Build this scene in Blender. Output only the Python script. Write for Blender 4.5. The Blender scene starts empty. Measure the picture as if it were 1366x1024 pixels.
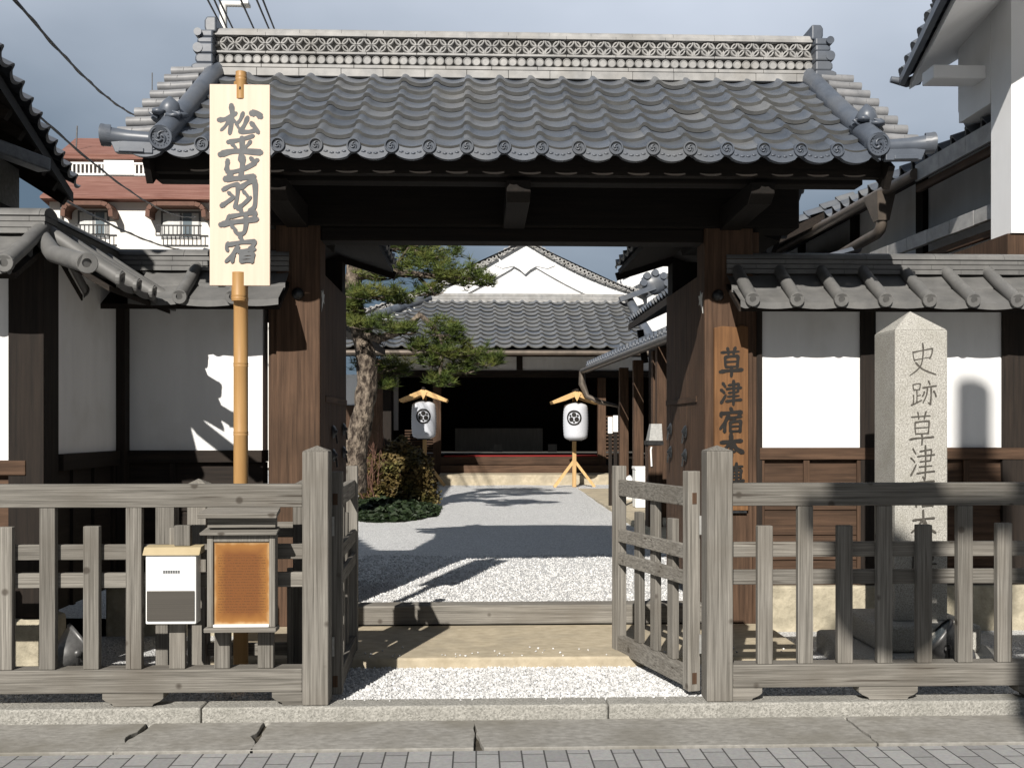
import bpy, bmesh, math, random
from mathutils import Vector, Matrix, Euler, noise
R = math.radians
rnd = random.Random(7)
scene = bpy.context.scene
C = scene.collection
PI = math.pi

# ------------------------------------------------------------------ camera, world, sun, exposure
YAW = R(2.0); CAMZ = 1.5; F = 1366.0; HY = 572.0
cam_d = bpy.data.cameras.new('camera'); cam = bpy.data.objects.new('camera', cam_d); C.objects.link(cam)
cam.location = (0, 0, CAMZ); cam.rotation_euler = (R(90), 0, -YAW)
cam_d.sensor_width = 36; cam_d.lens = 36.0; cam_d.shift_y = (HY - 512) / 1366.0
cam_d.clip_end = 2000; cam_d.clip_start = 0.05
scene.camera = cam

SUN_EL = R(33.5); SUN_DIR = Vector((-0.30, -0.95, 0)).normalized() * math.cos(SUN_EL) + Vector((0, 0, math.sin(SUN_EL)))
w = bpy.data.worlds.new('World'); scene.world = w; w.use_nodes = True
nt = w.node_tree; nt.nodes.clear()
out = nt.nodes.new('ShaderNodeOutputWorld'); bg = nt.nodes.new('ShaderNodeBackground')
sky = nt.nodes.new('ShaderNodeTexSky'); sky.sky_type = 'NISHITA'; sky.sun_disc = False
sky.sun_elevation = SUN_EL; sky.sun_rotation = math.atan2(SUN_DIR.x, SUN_DIR.y)
sky.air_density = 1.0; sky.dust_density = 1.5; sky.ozone_density = 1.0
tc = nt.nodes.new('ShaderNodeTexCoord'); mp = nt.nodes.new('ShaderNodeMapping')
mp.inputs['Scale'].default_value = (1.6, 1.0, 3.2); mp.inputs['Location'].default_value = (0.35, 0, 0.1)
nz = nt.nodes.new('ShaderNodeTexNoise'); nz.inputs['Scale'].default_value = 1.5; nz.inputs['Detail'].default_value = 5; nz.inputs['Roughness'].default_value = 0.45
sep = nt.nodes.new('ShaderNodeSeparateXYZ')
cloud = nt.nodes.new('ShaderNodeValToRGB')
cloud.color_ramp.elements[0].position = 0.30; cloud.color_ramp.elements[0].color = (1.65, 2.4, 3.25, 1)
cloud.color_ramp.elements[1].position = 0.75; cloud.color_ramp.elements[1].color = (10.5, 11.4, 13.0, 1)
ad = nt.nodes.new('ShaderNodeMath'); ad.operation = 'MULTIPLY_ADD'; ad.inputs[1].default_value = 1.5; 
ad2 = nt.nodes.new('ShaderNodeMath'); ad2.operation = 'MULTIPLY_ADD'; ad2.inputs[1].default_value = 0.5; ad2.inputs[2].default_value = -0.2
mix = nt.nodes.new('ShaderNodeMix'); mix.data_type = 'RGBA'; mix.inputs['Factor'].default_value = 0.92
L = nt.links.new
L(tc.outputs['Generated'], mp.inputs['Vector']); L(mp.outputs[0], nz.inputs['Vector'])
L(tc.outputs['Generated'], sep.inputs[0])
L(nz.outputs['Fac'], ad2.inputs[0]); L(sep.outputs['Z'], ad.inputs[0]); L(ad2.outputs[0], ad.inputs[2]); ad3 = nt.nodes.new('ShaderNodeMath'); ad3.operation = 'MULTIPLY_ADD'; ad3.inputs[1].default_value = 0.28; L(sep.outputs['X'], ad3.inputs[0]); L(ad.outputs[0], ad3.inputs[2]); L(ad3.outputs[0], cloud.inputs[0])
e3 = cloud.color_ramp.elements.new(0.98); e3.color = (4.0, 4.7, 5.8, 1)
# unseen sky behind the camera dimmed, west kept bright: added to shape the fill
mrg = nt.nodes.new('ShaderNodeMapRange'); mrg.inputs[1].default_value = -0.35; mrg.inputs[2].default_value = 0.45; mrg.inputs[3].default_value = 0.34; mrg.inputs[4].default_value = 1.0
mul = nt.nodes.new('ShaderNodeMix'); mul.data_type = 'RGBA'; mul.blend_type = 'MULTIPLY'; mul.inputs['Factor'].default_value = 1.0
mxy = nt.nodes.new('ShaderNodeMath'); mxy.operation = 'MULTIPLY_ADD'; mxy.inputs[1].default_value = -0.75; L(sep.outputs['X'], mxy.inputs[0]); L(sep.outputs['Y'], mxy.inputs[2]); L(mxy.outputs[0], mrg.inputs[0]); L(cloud.outputs[0], mul.inputs[6]); L(mrg.outputs[0], mul.inputs[7])
L(sky.outputs[0], mix.inputs[6]); L(mul.outputs[2], mix.inputs[7])
L(mix.outputs[2], bg.inputs['Color']); bg.inputs['Strength'].default_value = 0.055
L(bg.outputs[0], out.inputs['Surface'])
sun_d = bpy.data.lights.new('sun', 'SUN'); sun_d.energy = 5.0; sun_d.angle = R(0.53); sun_d.color = (1.0, 0.945, 0.87)
sun = bpy.data.objects.new('sun', sun_d); C.objects.link(sun)
sun.rotation_euler = (-SUN_DIR).to_track_quat('-Z', 'Y').to_euler(); sun.location = (-3, -9, 8)
scene.view_settings.view_transform = 'Standard'; scene.view_settings.look = 'None'
scene.view_settings.gamma = 1; scene.view_settings.exposure = 0.4
scene.cycles.max_bounces = 6; scene.cycles.diffuse_bounces = 3

# ------------------------------------------------------------------ helpers
def at(px, py, Y):
    t = (px - 683) / F; c, s = math.cos(YAW), math.sin(YAW)
    X = Y * (t * c + s) / (c - t * s)
    d = X * s + Y * c
    return X, CAMZ - (py - HY) / F * d
def ax(px, Y): return at(px, HY, Y)[0]
def az(py, Y, px=683): return at(px, py, Y)[1]

class MB:
    def __init__(s): s.v = []; s.f = []; s.sm = []; s.M = None; s.mi = {}
    def add(s, vs, fs, smooth=False, mi=0):
        o = len(s.v)
        if mi:
            for k in range(len(fs)): s.mi[len(s.f)+k] = mi[k] if isinstance(mi, list) else mi
        s.v += [tuple(s.M @ Vector(p)) for p in vs] if s.M else [tuple(p) for p in vs]
        s.f += [tuple(i + o for i in f) for f in fs]; s.sm += [smooth] * len(fs)
        return s
    def box(s, x0, x1, y0, y1, z0, z1):
        return s.add([(x0,y0,z0),(x1,y0,z0),(x1,y1,z0),(x0,y1,z0),(x0,y0,z1),(x1,y0,z1),(x1,y1,z1),(x0,y1,z1)],
              [(0,3,2,1),(4,5,6,7),(0,1,5,4),(1,2,6,5),(2,3,7,6),(3,0,4,7)])
    def hexa(s, b, t):
        return s.add(list(b) + list(t), [(0,3,2,1),(4,5,6,7),(0,1,5,4),(1,2,6,5),(2,3,7,6),(3,0,4,7)])
    def bar(s, a, b, wx, wz, up=(0,0,1)):
        a, b = Vector(a), Vector(b); d = (b - a).normalized(); up = Vector(up)
        r = d.cross(up); r = r.normalized() if r.length > 1e-6 else Vector((1,0,0)); u = r.cross(d)
        r = r * wx / 2; u = u * wz / 2
        return s.hexa([a-r-u, a+r-u, b+r-u, b-r-u], [a-r+u, a+r+u, b+r+u, b-r+u])
    def tube(s, pts, rad, n=8, smooth=True, cap=True):
        pts = [Vector(p) for p in pts]; rings = []; prev = None
        for i, p in enumerate(pts):
            d = (pts[min(i+1, len(pts)-1)] - pts[max(i-1, 0)]).normalized()
            if prev is None:
                a = Vector((0,0,1)) if abs(d.z) < 0.9 else Vector((1,0,0))
                u = d.cross(a).normalized()
            else:
                u = (prev - d * prev.dot(d)).normalized()
            prev = u; v = d.cross(u)
            r = rad[i] if isinstance(rad, (list, tuple)) else rad
            rings.append([p + (u * math.cos(2*PI*k/n) + v * math.sin(2*PI*k/n)) * r for k in range(n)])
        vs = [q for rr in rings for q in rr]; fs = []
        for i in range(len(rings) - 1):
            for k in range(n):
                fs.append((i*n+k, i*n+(k+1)%n, (i+1)*n+(k+1)%n, (i+1)*n+k))
        s.add(vs, fs, smooth)
        if cap:
            s.add(rings[0], [tuple(range(n))[::-1]]); s.add(rings[-1], [tuple(range(n))])
        return s
    def lathe(s, prof, c=(0,0,0), n=20, axis='z', smooth=True):
        vs = []; fs = []
        for r, h in prof:
            for k in range(n):
                a = 2*PI*k/n; p = (r*math.cos(a), r*math.sin(a), h)
                if axis == 'y': p = (p[0], p[2], p[1])
                if axis == 'x': p = (p[2], p[0], p[1])
                vs.append((c[0]+p[0], c[1]+p[1], c[2]+p[2]))
        for i in range(len(prof)-1):
            for k in range(n):
                f = (i*n+k, i*n+(k+1)%n, (i+1)*n+(k+1)%n, (i+1)*n+k)
                fs.append(f[::-1] if axis == 'y' else f)
        return s.add(vs, fs, smooth)
    def prism(s, poly, axis, a, b):
        n = len(poly)
        def P(u, v, t): return {'x': (t,u,v), 'y': (u,t,v), 'z': (u,v,t)}[axis]
        vs = [P(u,v,a) for u,v in poly] + [P(u,v,b) for u,v in poly]
        fs = [tuple(range(n)), tuple(range(2*n-1, n-1, -1))]
        for i in range(n): fs.append((i, i+n, (i+1)%n+n, (i+1)%n))
        return s.add(vs, fs)
    def blob(s, c, r, sub=2, amp=0.15, fr=2.0, seed=0, smooth=True):
        bm = bmesh.new(); bmesh.ops.create_icosphere(bm, subdivisions=sub, radius=1)
        vs = []
        for v in bm.verts:
            p = v.co.normalized(); k = 1 + amp * noise.noise(p * fr + Vector((seed*7.3, seed*1.7, seed)))
            vs.append((c[0]+p.x*r[0]*k, c[1]+p.y*r[1]*k, c[2]+p.z*r[2]*k))
        fs = [tuple(v.index for v in f.verts) for f in bm.faces]; bm.free()
        return s.add(vs, fs, smooth)
    def build(s, name, mat, parent=None, bevel=0, fix=True, seg=2):
        me = bpy.data.meshes.new(name)
        org = ORG.get(parent.name, Vector()) if parent else Vector()
        me.from_pydata([(x-org.x, y-org.y, z-org.z) for x, y, z in s.v], [], s.f)
        me.polygons.foreach_set('use_smooth', s.sm)
        if fix:
            bm = bmesh.new(); bm.from_mesh(me); bmesh.ops.recalc_face_normals(bm, faces=bm.faces); bm.to_mesh(me); bm.free()
        for k, i in s.mi.items(): me.polygons[k].material_index = i
        mats = mat if isinstance(mat, (list, tuple)) else [mat]
        for m_ in mats: me.materials.append(m_)
        me.update()
        o = bpy.data.objects.new(name, me); C.objects.link(o)
        if parent: o.parent = parent
        ORG[o.name] = org
        if bevel:
            b = o.modifiers.new('bevel', 'BEVEL'); b.width = bevel; b.segments = seg; b.limit_method = 'ANGLE'; b.angle_limit = R(40)
        return o
ORG = {}
def thing(name, label, cat, loc, group=None):
    o = bpy.data.objects.new(name, None); C.objects.link(o); o.location = loc; o.empty_display_size = 0.2
    ORG[o.name] = Vector(loc); o['label'] = label; o['category'] = cat
    if group: o['group'] = group
    return o
def tag(o, label, cat, group=None):
    o['label'] = label; o['category'] = cat
    if group: o['group'] = group
    return o
def structure(o): o['kind'] = 'structure'; return o
def stuff(o): o['kind'] = 'stuff'; return o
def copy_tree(o, parent=None):
    c = o.copy(); C.objects.link(c)
    if parent: c.parent = parent
    for ch in list(o.children): copy_tree(ch, c)
    return c

# ------------------------------------------------------------------ materials
def mat(name, c1, c2, scale=(4,4,4), rough=0.8, bump=0.3, bdist=0.01, detail=6, c3=None, s3=1.2, spec=0.3, kind='noise', p0=0.3, p1=0.7, metal=0, f3=0.6, lo3=0.45, hi3=0.75, vary=0, island=None, knots=0):
    m = bpy.data.materials.new(name); m.use_nodes = True; n = m.node_tree.nodes; l = m.node_tree.links.new
    b = n['Principled BSDF']; b.inputs['Roughness'].default_value = rough; b.inputs['Metallic'].default_value = metal
    b.inputs['Specular IOR Level'].default_value = spec
    t = n.new('ShaderNodeTexCoord'); mp = n.new('ShaderNodeMapping'); mp.inputs['Scale'].default_value = scale
    l(t.outputs['Object'], mp.inputs['Vector'])
    if kind == 'noise':
        x = n.new('ShaderNodeTexNoise'); x.inputs['Scale'].default_value = 1; x.inputs['Detail'].default_value = detail; x.inputs['Roughness'].default_value = 0.62
        fo = x.outputs['Fac']
    else:
        x = n.new('ShaderNodeTexVoronoi'); x.inputs['Scale'].default_value = 1; x.inputs['Randomness'].default_value = 1
        fo = x.outputs['Color']
    l(mp.outputs[0], x.inputs['Vector'])
    r = n.new('ShaderNodeValToRGB'); r.color_ramp.elements[0].position = p0; r.color_ramp.elements[1].position = p1
    r.color_ramp.elements[0].color = (*c1, 1); r.color_ramp.elements[1].color = (*c2, 1)
    l(fo, r.inputs[0]); col = r.outputs[0]
    if c3:
        y = n.new('ShaderNodeTexNoise'); y.inputs['Scale'].default_value = s3; y.inputs['Detail'].default_value = 4
        l(t.outputs['Object'], y.inputs['Vector'])
        mr = n.new('ShaderNodeMapRange'); mr.inputs[1].default_value = lo3; mr.inputs[2].default_value = hi3; mr.inputs[4].default_value = f3
        l(y.outputs['Fac'], mr.inputs[0])
        mx = n.new('ShaderNodeMix'); mx.data_type = 'RGBA'; l(mr.outputs[0], mx.inputs['Factor']); l(col, mx.inputs[6]); mx.inputs[7].default_value = (*c3, 1)
        col = mx.outputs[2]
    if knots:      # scattered knots and a few long cracks
        vo = n.new('ShaderNodeTexVoronoi'); vo.inputs['Scale'].default_value = knots; l(t.outputs['Object'], vo.inputs['Vector'])
        k1 = n.new('ShaderNodeMapRange'); k1.inputs[1].default_value = .07; k1.inputs[2].default_value = .13; k1.inputs[3].default_value = .75; k1.inputs[4].default_value = 0
        l(vo.outputs['Distance'], k1.inputs[0])
        m2 = n.new('ShaderNodeMapping'); m2.inputs['Scale'].default_value = tuple(q*.42 if q > 5 else q*.5 for q in scale); l(t.outputs['Object'], m2.inputs['Vector'])
        cn = n.new('ShaderNodeTexNoise'); cn.inputs['Scale'].default_value = 1; cn.inputs['Detail'].default_value = 3; l(m2.outputs[0], cn.inputs['Vector'])
        k2 = n.new('ShaderNodeMapRange'); k2.inputs[1].default_value = .345; k2.inputs[2].default_value = .30; k2.inputs[3].default_value = 0; k2.inputs[4].default_value = .8
        l(cn.outputs['Fac'], k2.inputs[0])
        mxk = n.new('ShaderNodeMath'); mxk.operation = 'MAXIMUM'; l(k1.outputs[0], mxk.inputs[0]); l(k2.outputs[0], mxk.inputs[1])
        mk = n.new('ShaderNodeMix'); mk.data_type = 'RGBA'; l(mxk.outputs[0], mk.inputs['Factor']); l(col, mk.inputs[6]); mk.inputs[7].default_value = (.045,.036,.028,1); col = mk.outputs[2]
    if vary or island:
        hs = n.new('ShaderNodeHueSaturation'); l(col, hs.inputs['Color']); mr2 = n.new('ShaderNodeMapRange')
        if island: g = n.new('ShaderNodeNewGeometry'); l(g.outputs['Random Per Island'], mr2.inputs[0]); mr2.inputs[3].default_value, mr2.inputs[4].default_value = island
        else: g = n.new('ShaderNodeObjectInfo'); l(g.outputs['Random'], mr2.inputs[0]); mr2.inputs[3].default_value, mr2.inputs[4].default_value = 1-vary, 1+vary
        l(mr2.outputs[0], hs.inputs['Value']); col = hs.outputs[0]
    l(col, b.inputs['Base Color'])
    if bump:
        bp = n.new('ShaderNodeBump'); bp.inputs['Strength'].default_value = bump; bp.inputs['Distance'].default_value = bdist
        l(x.outputs['Fac'] if kind == 'noise' else x.outputs['Distance'], bp.inputs['Height']); l(bp.outputs[0], b.inputs['Normal'])
    return m
def wood(name, c1, c2, axis, c3=None, fine=70, rough=0.8, bump=0.5, f3=0.5, knots=0):
    sc = [fine, fine, fine]; sc['xyz'.index(axis)] = 2.2
    return mat(name, c1, c2, tuple(sc), rough, bump, 0.004, 7, c3, 3.0, 0.25, p0=0.28, p1=0.72, f3=f3, vary=.2, knots=knots)
M = {}
for a in 'xyz':
    M['grey_'+a] = wood('weathered_wood_'+a, (.070,.065,.056), (.268,.253,.226), a, (.125,.112,.094), 110, .88, 1.0, .7, 5.5)
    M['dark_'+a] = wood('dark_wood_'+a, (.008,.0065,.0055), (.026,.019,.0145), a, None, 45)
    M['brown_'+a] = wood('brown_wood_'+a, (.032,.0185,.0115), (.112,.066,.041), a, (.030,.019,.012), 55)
    M['soot_'+a] = wood('eave_shaded_wood_'+a, (.0045,.0036,.003), (.014,.0105,.008), a, None, 45)  # under-roof wood: eave shade put into a darker copy of the colour
    M['pale_'+a] = wood('pale_wood_'+a, (.48,.29,.12), (.66,.45,.22), a, None, 40)
M['bamboo'] = mat('bamboo', (.31,.175,.065), (.42,.25,.10), (30,30,1.5), .45, .1, .002, c3=(.33,.18,.07), s3=4)
M['signboard'] = mat('fresh_cedar', (.61,.475,.375), (.67,.54,.435), (28,28,1.2), .6, .1, .001)
M['nameboard'] = wood('ochre_board', (.10,.049,.021), (.215,.108,.046), 'z', (.065,.032,.016), 38)
M['ink'] = mat('black_ink', (.008,.007,.006), (.016,.014,.012), (20,20,20), .6, 0)
M['greyink'] = mat('grey_ink', (.085,.09,.095), (.12,.125,.13), (20,20,20), .6, 0)
M['tile'] = mat('roof_tile', (.055,.066,.086), (.102,.118,.145), (5,5,5), .40, .25, .004, 8, (.15,.148,.14), 2.2, .5, f3=.5)
M['tile_b'] = mat('roof_tile_dark', (.042,.051,.067), (.08,.093,.115), (6,6,6), .38, .25, .004, 8, (.12,.12,.11), 2.6, .5, f3=.5)
M['tile_c'] = mat('roof_tile_pale', (.075,.084,.10), (.14,.15,.165), (6,6,6), .46, .25, .004, 8, (.17,.165,.15), 2.2, .45, f3=.6)
M['tile_lip'] = mat('tile_edge', (.125,.128,.128), (.225,.225,.215), (9,9,9), .6, .3, .004, 6, (.10,.10,.10), 5, .3)
M['tile_mid'] = mat('cross_laid_tile', (.14,.145,.155), (.25,.253,.26), (9,9,9), .5, .3, .004, 8, (.12,.12,.12), 4, .4)
M['tile_light'] = mat('weathered_tile', (.22,.222,.222), (.37,.365,.355), (9,9,9), .55, .3, .004, 8, (.20,.19,.17), 4, .4)
M['tile_wall'] = mat('wall_tile', (.092,.092,.09), (.16,.158,.152), (7,7,7), .55, .3, .004, 8, (.12,.12,.12), 3, .4)
M['tile_dark'] = mat('dark_tile', (.05,.056,.068), (.10,.108,.125), (6,6,6), .45, .25, .004, 6, None, 1, .4)
M['plaster'] = mat('white_plaster', (.74,.745,.745), (.82,.825,.825), (7,7,1.1), .9, .12, .004, 8, (.56,.55,.51), 2.3, .2, f3=.6, lo3=.53, hi3=.80)
M['lime'] = mat('white_limewash', (.83,.835,.84), (.88,.885,.89), (4,4,1), .9, .08, .004, 6, (.72,.72,.70), 2, .2, f3=.4)
M['granite'] = mat('granite', (.22,.21,.19), (.50,.49,.45), (140,140,140), .85, .5, .003, 3, (.27,.26,.22), 6, .3, p0=.35, p1=.65)
M['kerb'] = mat('kerb_granite', (.22,.215,.195), (.44,.43,.395), (90,90,90), .85, .9, .012, 4, (.25,.245,.22), 5, .3, p0=.35, p1=.65)
M['slab'] = mat('stone_slab', (.34,.29,.205), (.50,.435,.32), (14,22,14), .85, .35, .004, 9, (.27,.24,.185), 3.2, .25, f3=.8)
M['concrete'] = mat('pavement_concrete', (.185,.178,.162), (.315,.306,.283), (22,34,22), .9, .6, .005, 9, (.165,.155,.13), 3.0, .25, f3=.85)
M['rock'] = mat('base_stone', (.30,.27,.20), (.50,.45,.34), (14,14,14), .9, .8, .02, 6, (.22,.2,.15), 6)
M['gravel'] = mat('gravel', (.46,.465,.465), (.76,.765,.76), (75,75,75), .9, 1.0, .02, kind='voronoi', p0=.12, p1=.75)
M['pebble'] = mat('pebble', (.57,.575,.57), (.75,.75,.745), (60,60,60), .85, .2, .002, 3, (.40,.40,.40), 40, p0=.3, p1=.6, island=(.62,1.1))
M['soil'] = mat('soil', (.035,.03,.022), (.09,.08,.06), (14,14,14), .95, .7, .02)
M['metal'] = mat('grey_metal', (.10,.10,.10), (.18,.18,.18), (20,20,20), .45, .1, .002, metal=.6)
M['black'] = mat('black_metal', (.012,.012,.012), (.03,.03,.03), (30,30,30), .5, .1, .002)
M['white'] = mat('white_paint', (.78,.78,.76), (.82,.82,.80), (10,10,10), .45, .03, .001)
M['cream'] = mat('cream_lid', (.36,.29,.17), (.43,.355,.22), (10,10,10), .6, .05, .001)
M['greypanel'] = mat('grey_panel', (.045,.040,.033), (.060,.054,.045), (1,1,60), .4, .1, .001)
M['paper'] = mat('lantern_paper', (.52,.54,.585), (.57,.59,.635), (3,3,3), .7, .0, .002)
M['carpet'] = mat('red_carpet', (.16,.012,.012), (.24,.02,.018), (60,60,60), .95, .3, .003)
M['needle'] = mat('pine_needle', (.022,.042,.010), (.10,.135,.025), (9,9,9), .6, 0, c3=(.20,.175,.04), s3=3.5, f3=.55)
M['bark'] = mat('pine_bark', (.035,.026,.02), (.22,.18,.14), (15,15,8), .95, 1.0, .08, 3, kind='noise', p0=.4, p1=.62)
M['bush'] = mat('azalea_leaf', (.075,.058,.018), (.155,.105,.040), (7,7,7), .6, 0, c3=(.055,.07,.018), s3=3, f3=.8, island=(.55,1.35))
M['cover'] = mat('ground_leaf', (.008,.017,.006), (.022,.036,.012), (9,9,9), .6, 0, island=(.6,1.4))
M['twig'] = mat('twig', (.10,.05,.035), (.20,.11,.08), (20,20,20), .8, 0)
M['redroof'] = mat('red_roof', (.13,.05,.036), (.27,.145,.115), (.8,1.2,13), .8, .3, .02, 5, (.19,.085,.065), .8)
M['hotel'] = mat('hotel_wall', (.72,.70,.66), (.78,.76,.72), (.6,.6,.6), .9, .05, .01)
M['glass'] = mat('window_glass', (.10,.13,.15), (.17,.20,.22), (.8,.8,.8), .12, 0, spec=.5)
M['curtain'] = mat('curtain', (.50,.51,.50), (.68,.68,.66), (9,1,1), .9, 0)
M['awning'] = mat('brown_awning', (.10,.05,.035), (.15,.075,.052), (3,3,3), .7, 0)
M['cable'] = mat('cable', (.015,.017,.02), (.03,.032,.036), (9,9,9), .6, 0)
M['copper'] = mat('copper_pipe', (.10,.085,.07), (.17,.14,.115), (6,6,6), .5, .1, .003, metal=.4)
M['iron'] = mat('iron_fitting', (.03,.032,.034), (.09,.095,.10), (30,30,30), .4, .3, .002, metal=.7)
M['oldmetal'] = mat('pale_metal', (.30,.30,.29), (.46,.46,.44), (30,30,30), .45, .2, .002, metal=.5)
M['carve'] = mat('carved_groove', (.055,.05,.043), (.10,.093,.08), (60,60,60), .95, .3, .002)
M['whitewood'] = wood('tatami_screen', (.28,.27,.24), (.40,.39,.36), 'z', None, 20)

def paver_mat():
    m = bpy.data.materials.new('street_paver'); m.use_nodes = True; n = m.node_tree.nodes; l = m.node_tree.links.new
    b = n['Principled BSDF']; b.inputs['Roughness'].default_value = .85
    t = n.new('ShaderNodeTexCoord'); mp = n.new('ShaderNodeMapping'); mp.inputs['Rotation'].default_value = (0,0,R(90))
    l(t.outputs['Object'], mp.inputs[0])
    br = n.new('ShaderNodeTexBrick'); br.inputs['Scale'].default_value = 1; br.inputs['Brick Width'].default_value = .21; br.inputs['Row Height'].default_value = .105
    br.inputs['Mortar Size'].default_value = .004; br.inputs['Mortar Smooth'].default_value = .2
    br.inputs['Color1'].default_value = (.20,.20,.195,1); br.inputs['Color2'].default_value = (.285,.285,.275,1); br.inputs['Mortar'].default_value = (.05,.05,.045,1)
    l(mp.outputs[0], br.inputs['Vector'])
    x = n.new('ShaderNodeTexNoise'); x.inputs['Scale'].default_value = 45; x.inputs['Detail'].default_value = 6; l(t.outputs['Object'], x.inputs[0])
    mx = n.new('ShaderNodeMix'); mx.data_type = 'RGBA'; mx.blend_type = 'OVERLAY'; mx.inputs['Factor'].default_value = .35
    l(br.outputs['Color'], mx.inputs[6]); l(x.outputs['Color'], mx.inputs[7]); 
    hs = n.new('ShaderNodeHueSaturation'); hs.inputs['Saturation'].default_value = .25; l(mx.outputs[2], hs.inputs['Color']); l(hs.outputs[0], b.inputs['Base Color'])
    bp = n.new('ShaderNodeBump'); bp.inputs['Strength'].default_value = .6; bp.inputs['Distance'].default_value = .006; bp.invert = True
    l(br.outputs['Fac'], bp.inputs['Height']); l(bp.outputs[0], b.inputs['Normal'])
    return m
M['paver'] = paver_mat()

def plaque_mat(w_, h_):
    # weathered ochre notice sheet, paler rim, faint unreadable rows
    m = bpy.data.materials.new('aged_notice'); m.use_nodes = True; n = m.node_tree.nodes; l = m.node_tree.links.new
    b = n['Principled BSDF']; b.inputs['Roughness'].default_value = .35
    t = n.new('ShaderNodeTexCoord'); sp = n.new('ShaderNodeSeparateXYZ'); l(t.outputs['Generated'], sp.inputs[0])
    def mth(op, a, b_=None, c=None):
        q = n.new('ShaderNodeMath'); q.operation = op
        for i, v in enumerate((a, b_, c)):
            if v is None: continue
            if hasattr(v, 'is_linked'): l(v, q.inputs[i])
            else: q.inputs[i].default_value = v
        return q.outputs[0]
    x, z = sp.outputs['X'], sp.outputs['Z']
    ex = mth('MINIMUM', x, mth('SUBTRACT', 1.0, x)); ez = mth('MULTIPLY', mth('MINIMUM', z, mth('SUBTRACT', 1.0, z)), 1.5)
    e = mth('MINIMUM', ex, ez)
    nz = n.new('ShaderNodeTexNoise'); nz.inputs['Scale'].default_value = 5; nz.inputs['Detail'].default_value = 6; l(t.outputs['Generated'], nz.inputs[0])
    e2 = mth('MULTIPLY_ADD', nz.outputs['Fac'], .16, mth('SUBTRACT', e, .06))
    r = n.new('ShaderNodeValToRGB'); r.color_ramp.elements[0].position = .015; r.color_ramp.elements[0].color = (.42,.27,.13,1)
    r.color_ramp.elements[1].position = .24; r.color_ramp.elements[1].color = (.165,.06,.014,1)
    q = r.color_ramp.elements.new(.07); q.color = (.27,.12,.028,1)
    l(e2, r.inputs[0])
    rows = mth('LESS_THAN', mth('FRACT', mth('MULTIPLY', z, 30.0)), .42)
    mp = n.new('ShaderNodeMapping'); mp.inputs['Scale'].default_value = (55, 1, 60); l(t.outputs['Generated'], mp.inputs[0])
    gl = n.new('ShaderNodeTexNoise'); gl.inputs['Scale'].default_value = 1; gl.inputs['Detail'].default_value = 2; l(mp.outputs[0], gl.inputs[0])
    ink = mth('MULTIPLY', rows, mth('GREATER_THAN', gl.outputs['Fac'], .48))
    inside = mth('MULTIPLY', mth('GREATER_THAN', ex, .07), mth('MULTIPLY', mth('GREATER_THAN', z, .14), mth('LESS_THAN', z, .84)))
    fac = mth('MULTIPLY', mth('MULTIPLY', ink, inside), .55)
    mx = n.new('ShaderNodeMix'); mx.data_type = 'RGBA'; l(fac, mx.inputs['Factor']); l(r.outputs[0], mx.inputs[6]); mx.inputs[7].default_value = (.06,.025,.008,1)
    l(mx.outputs[2], b.inputs['Base Color'])
    return m
M['notice'] = plaque_mat(1, 1)

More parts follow.
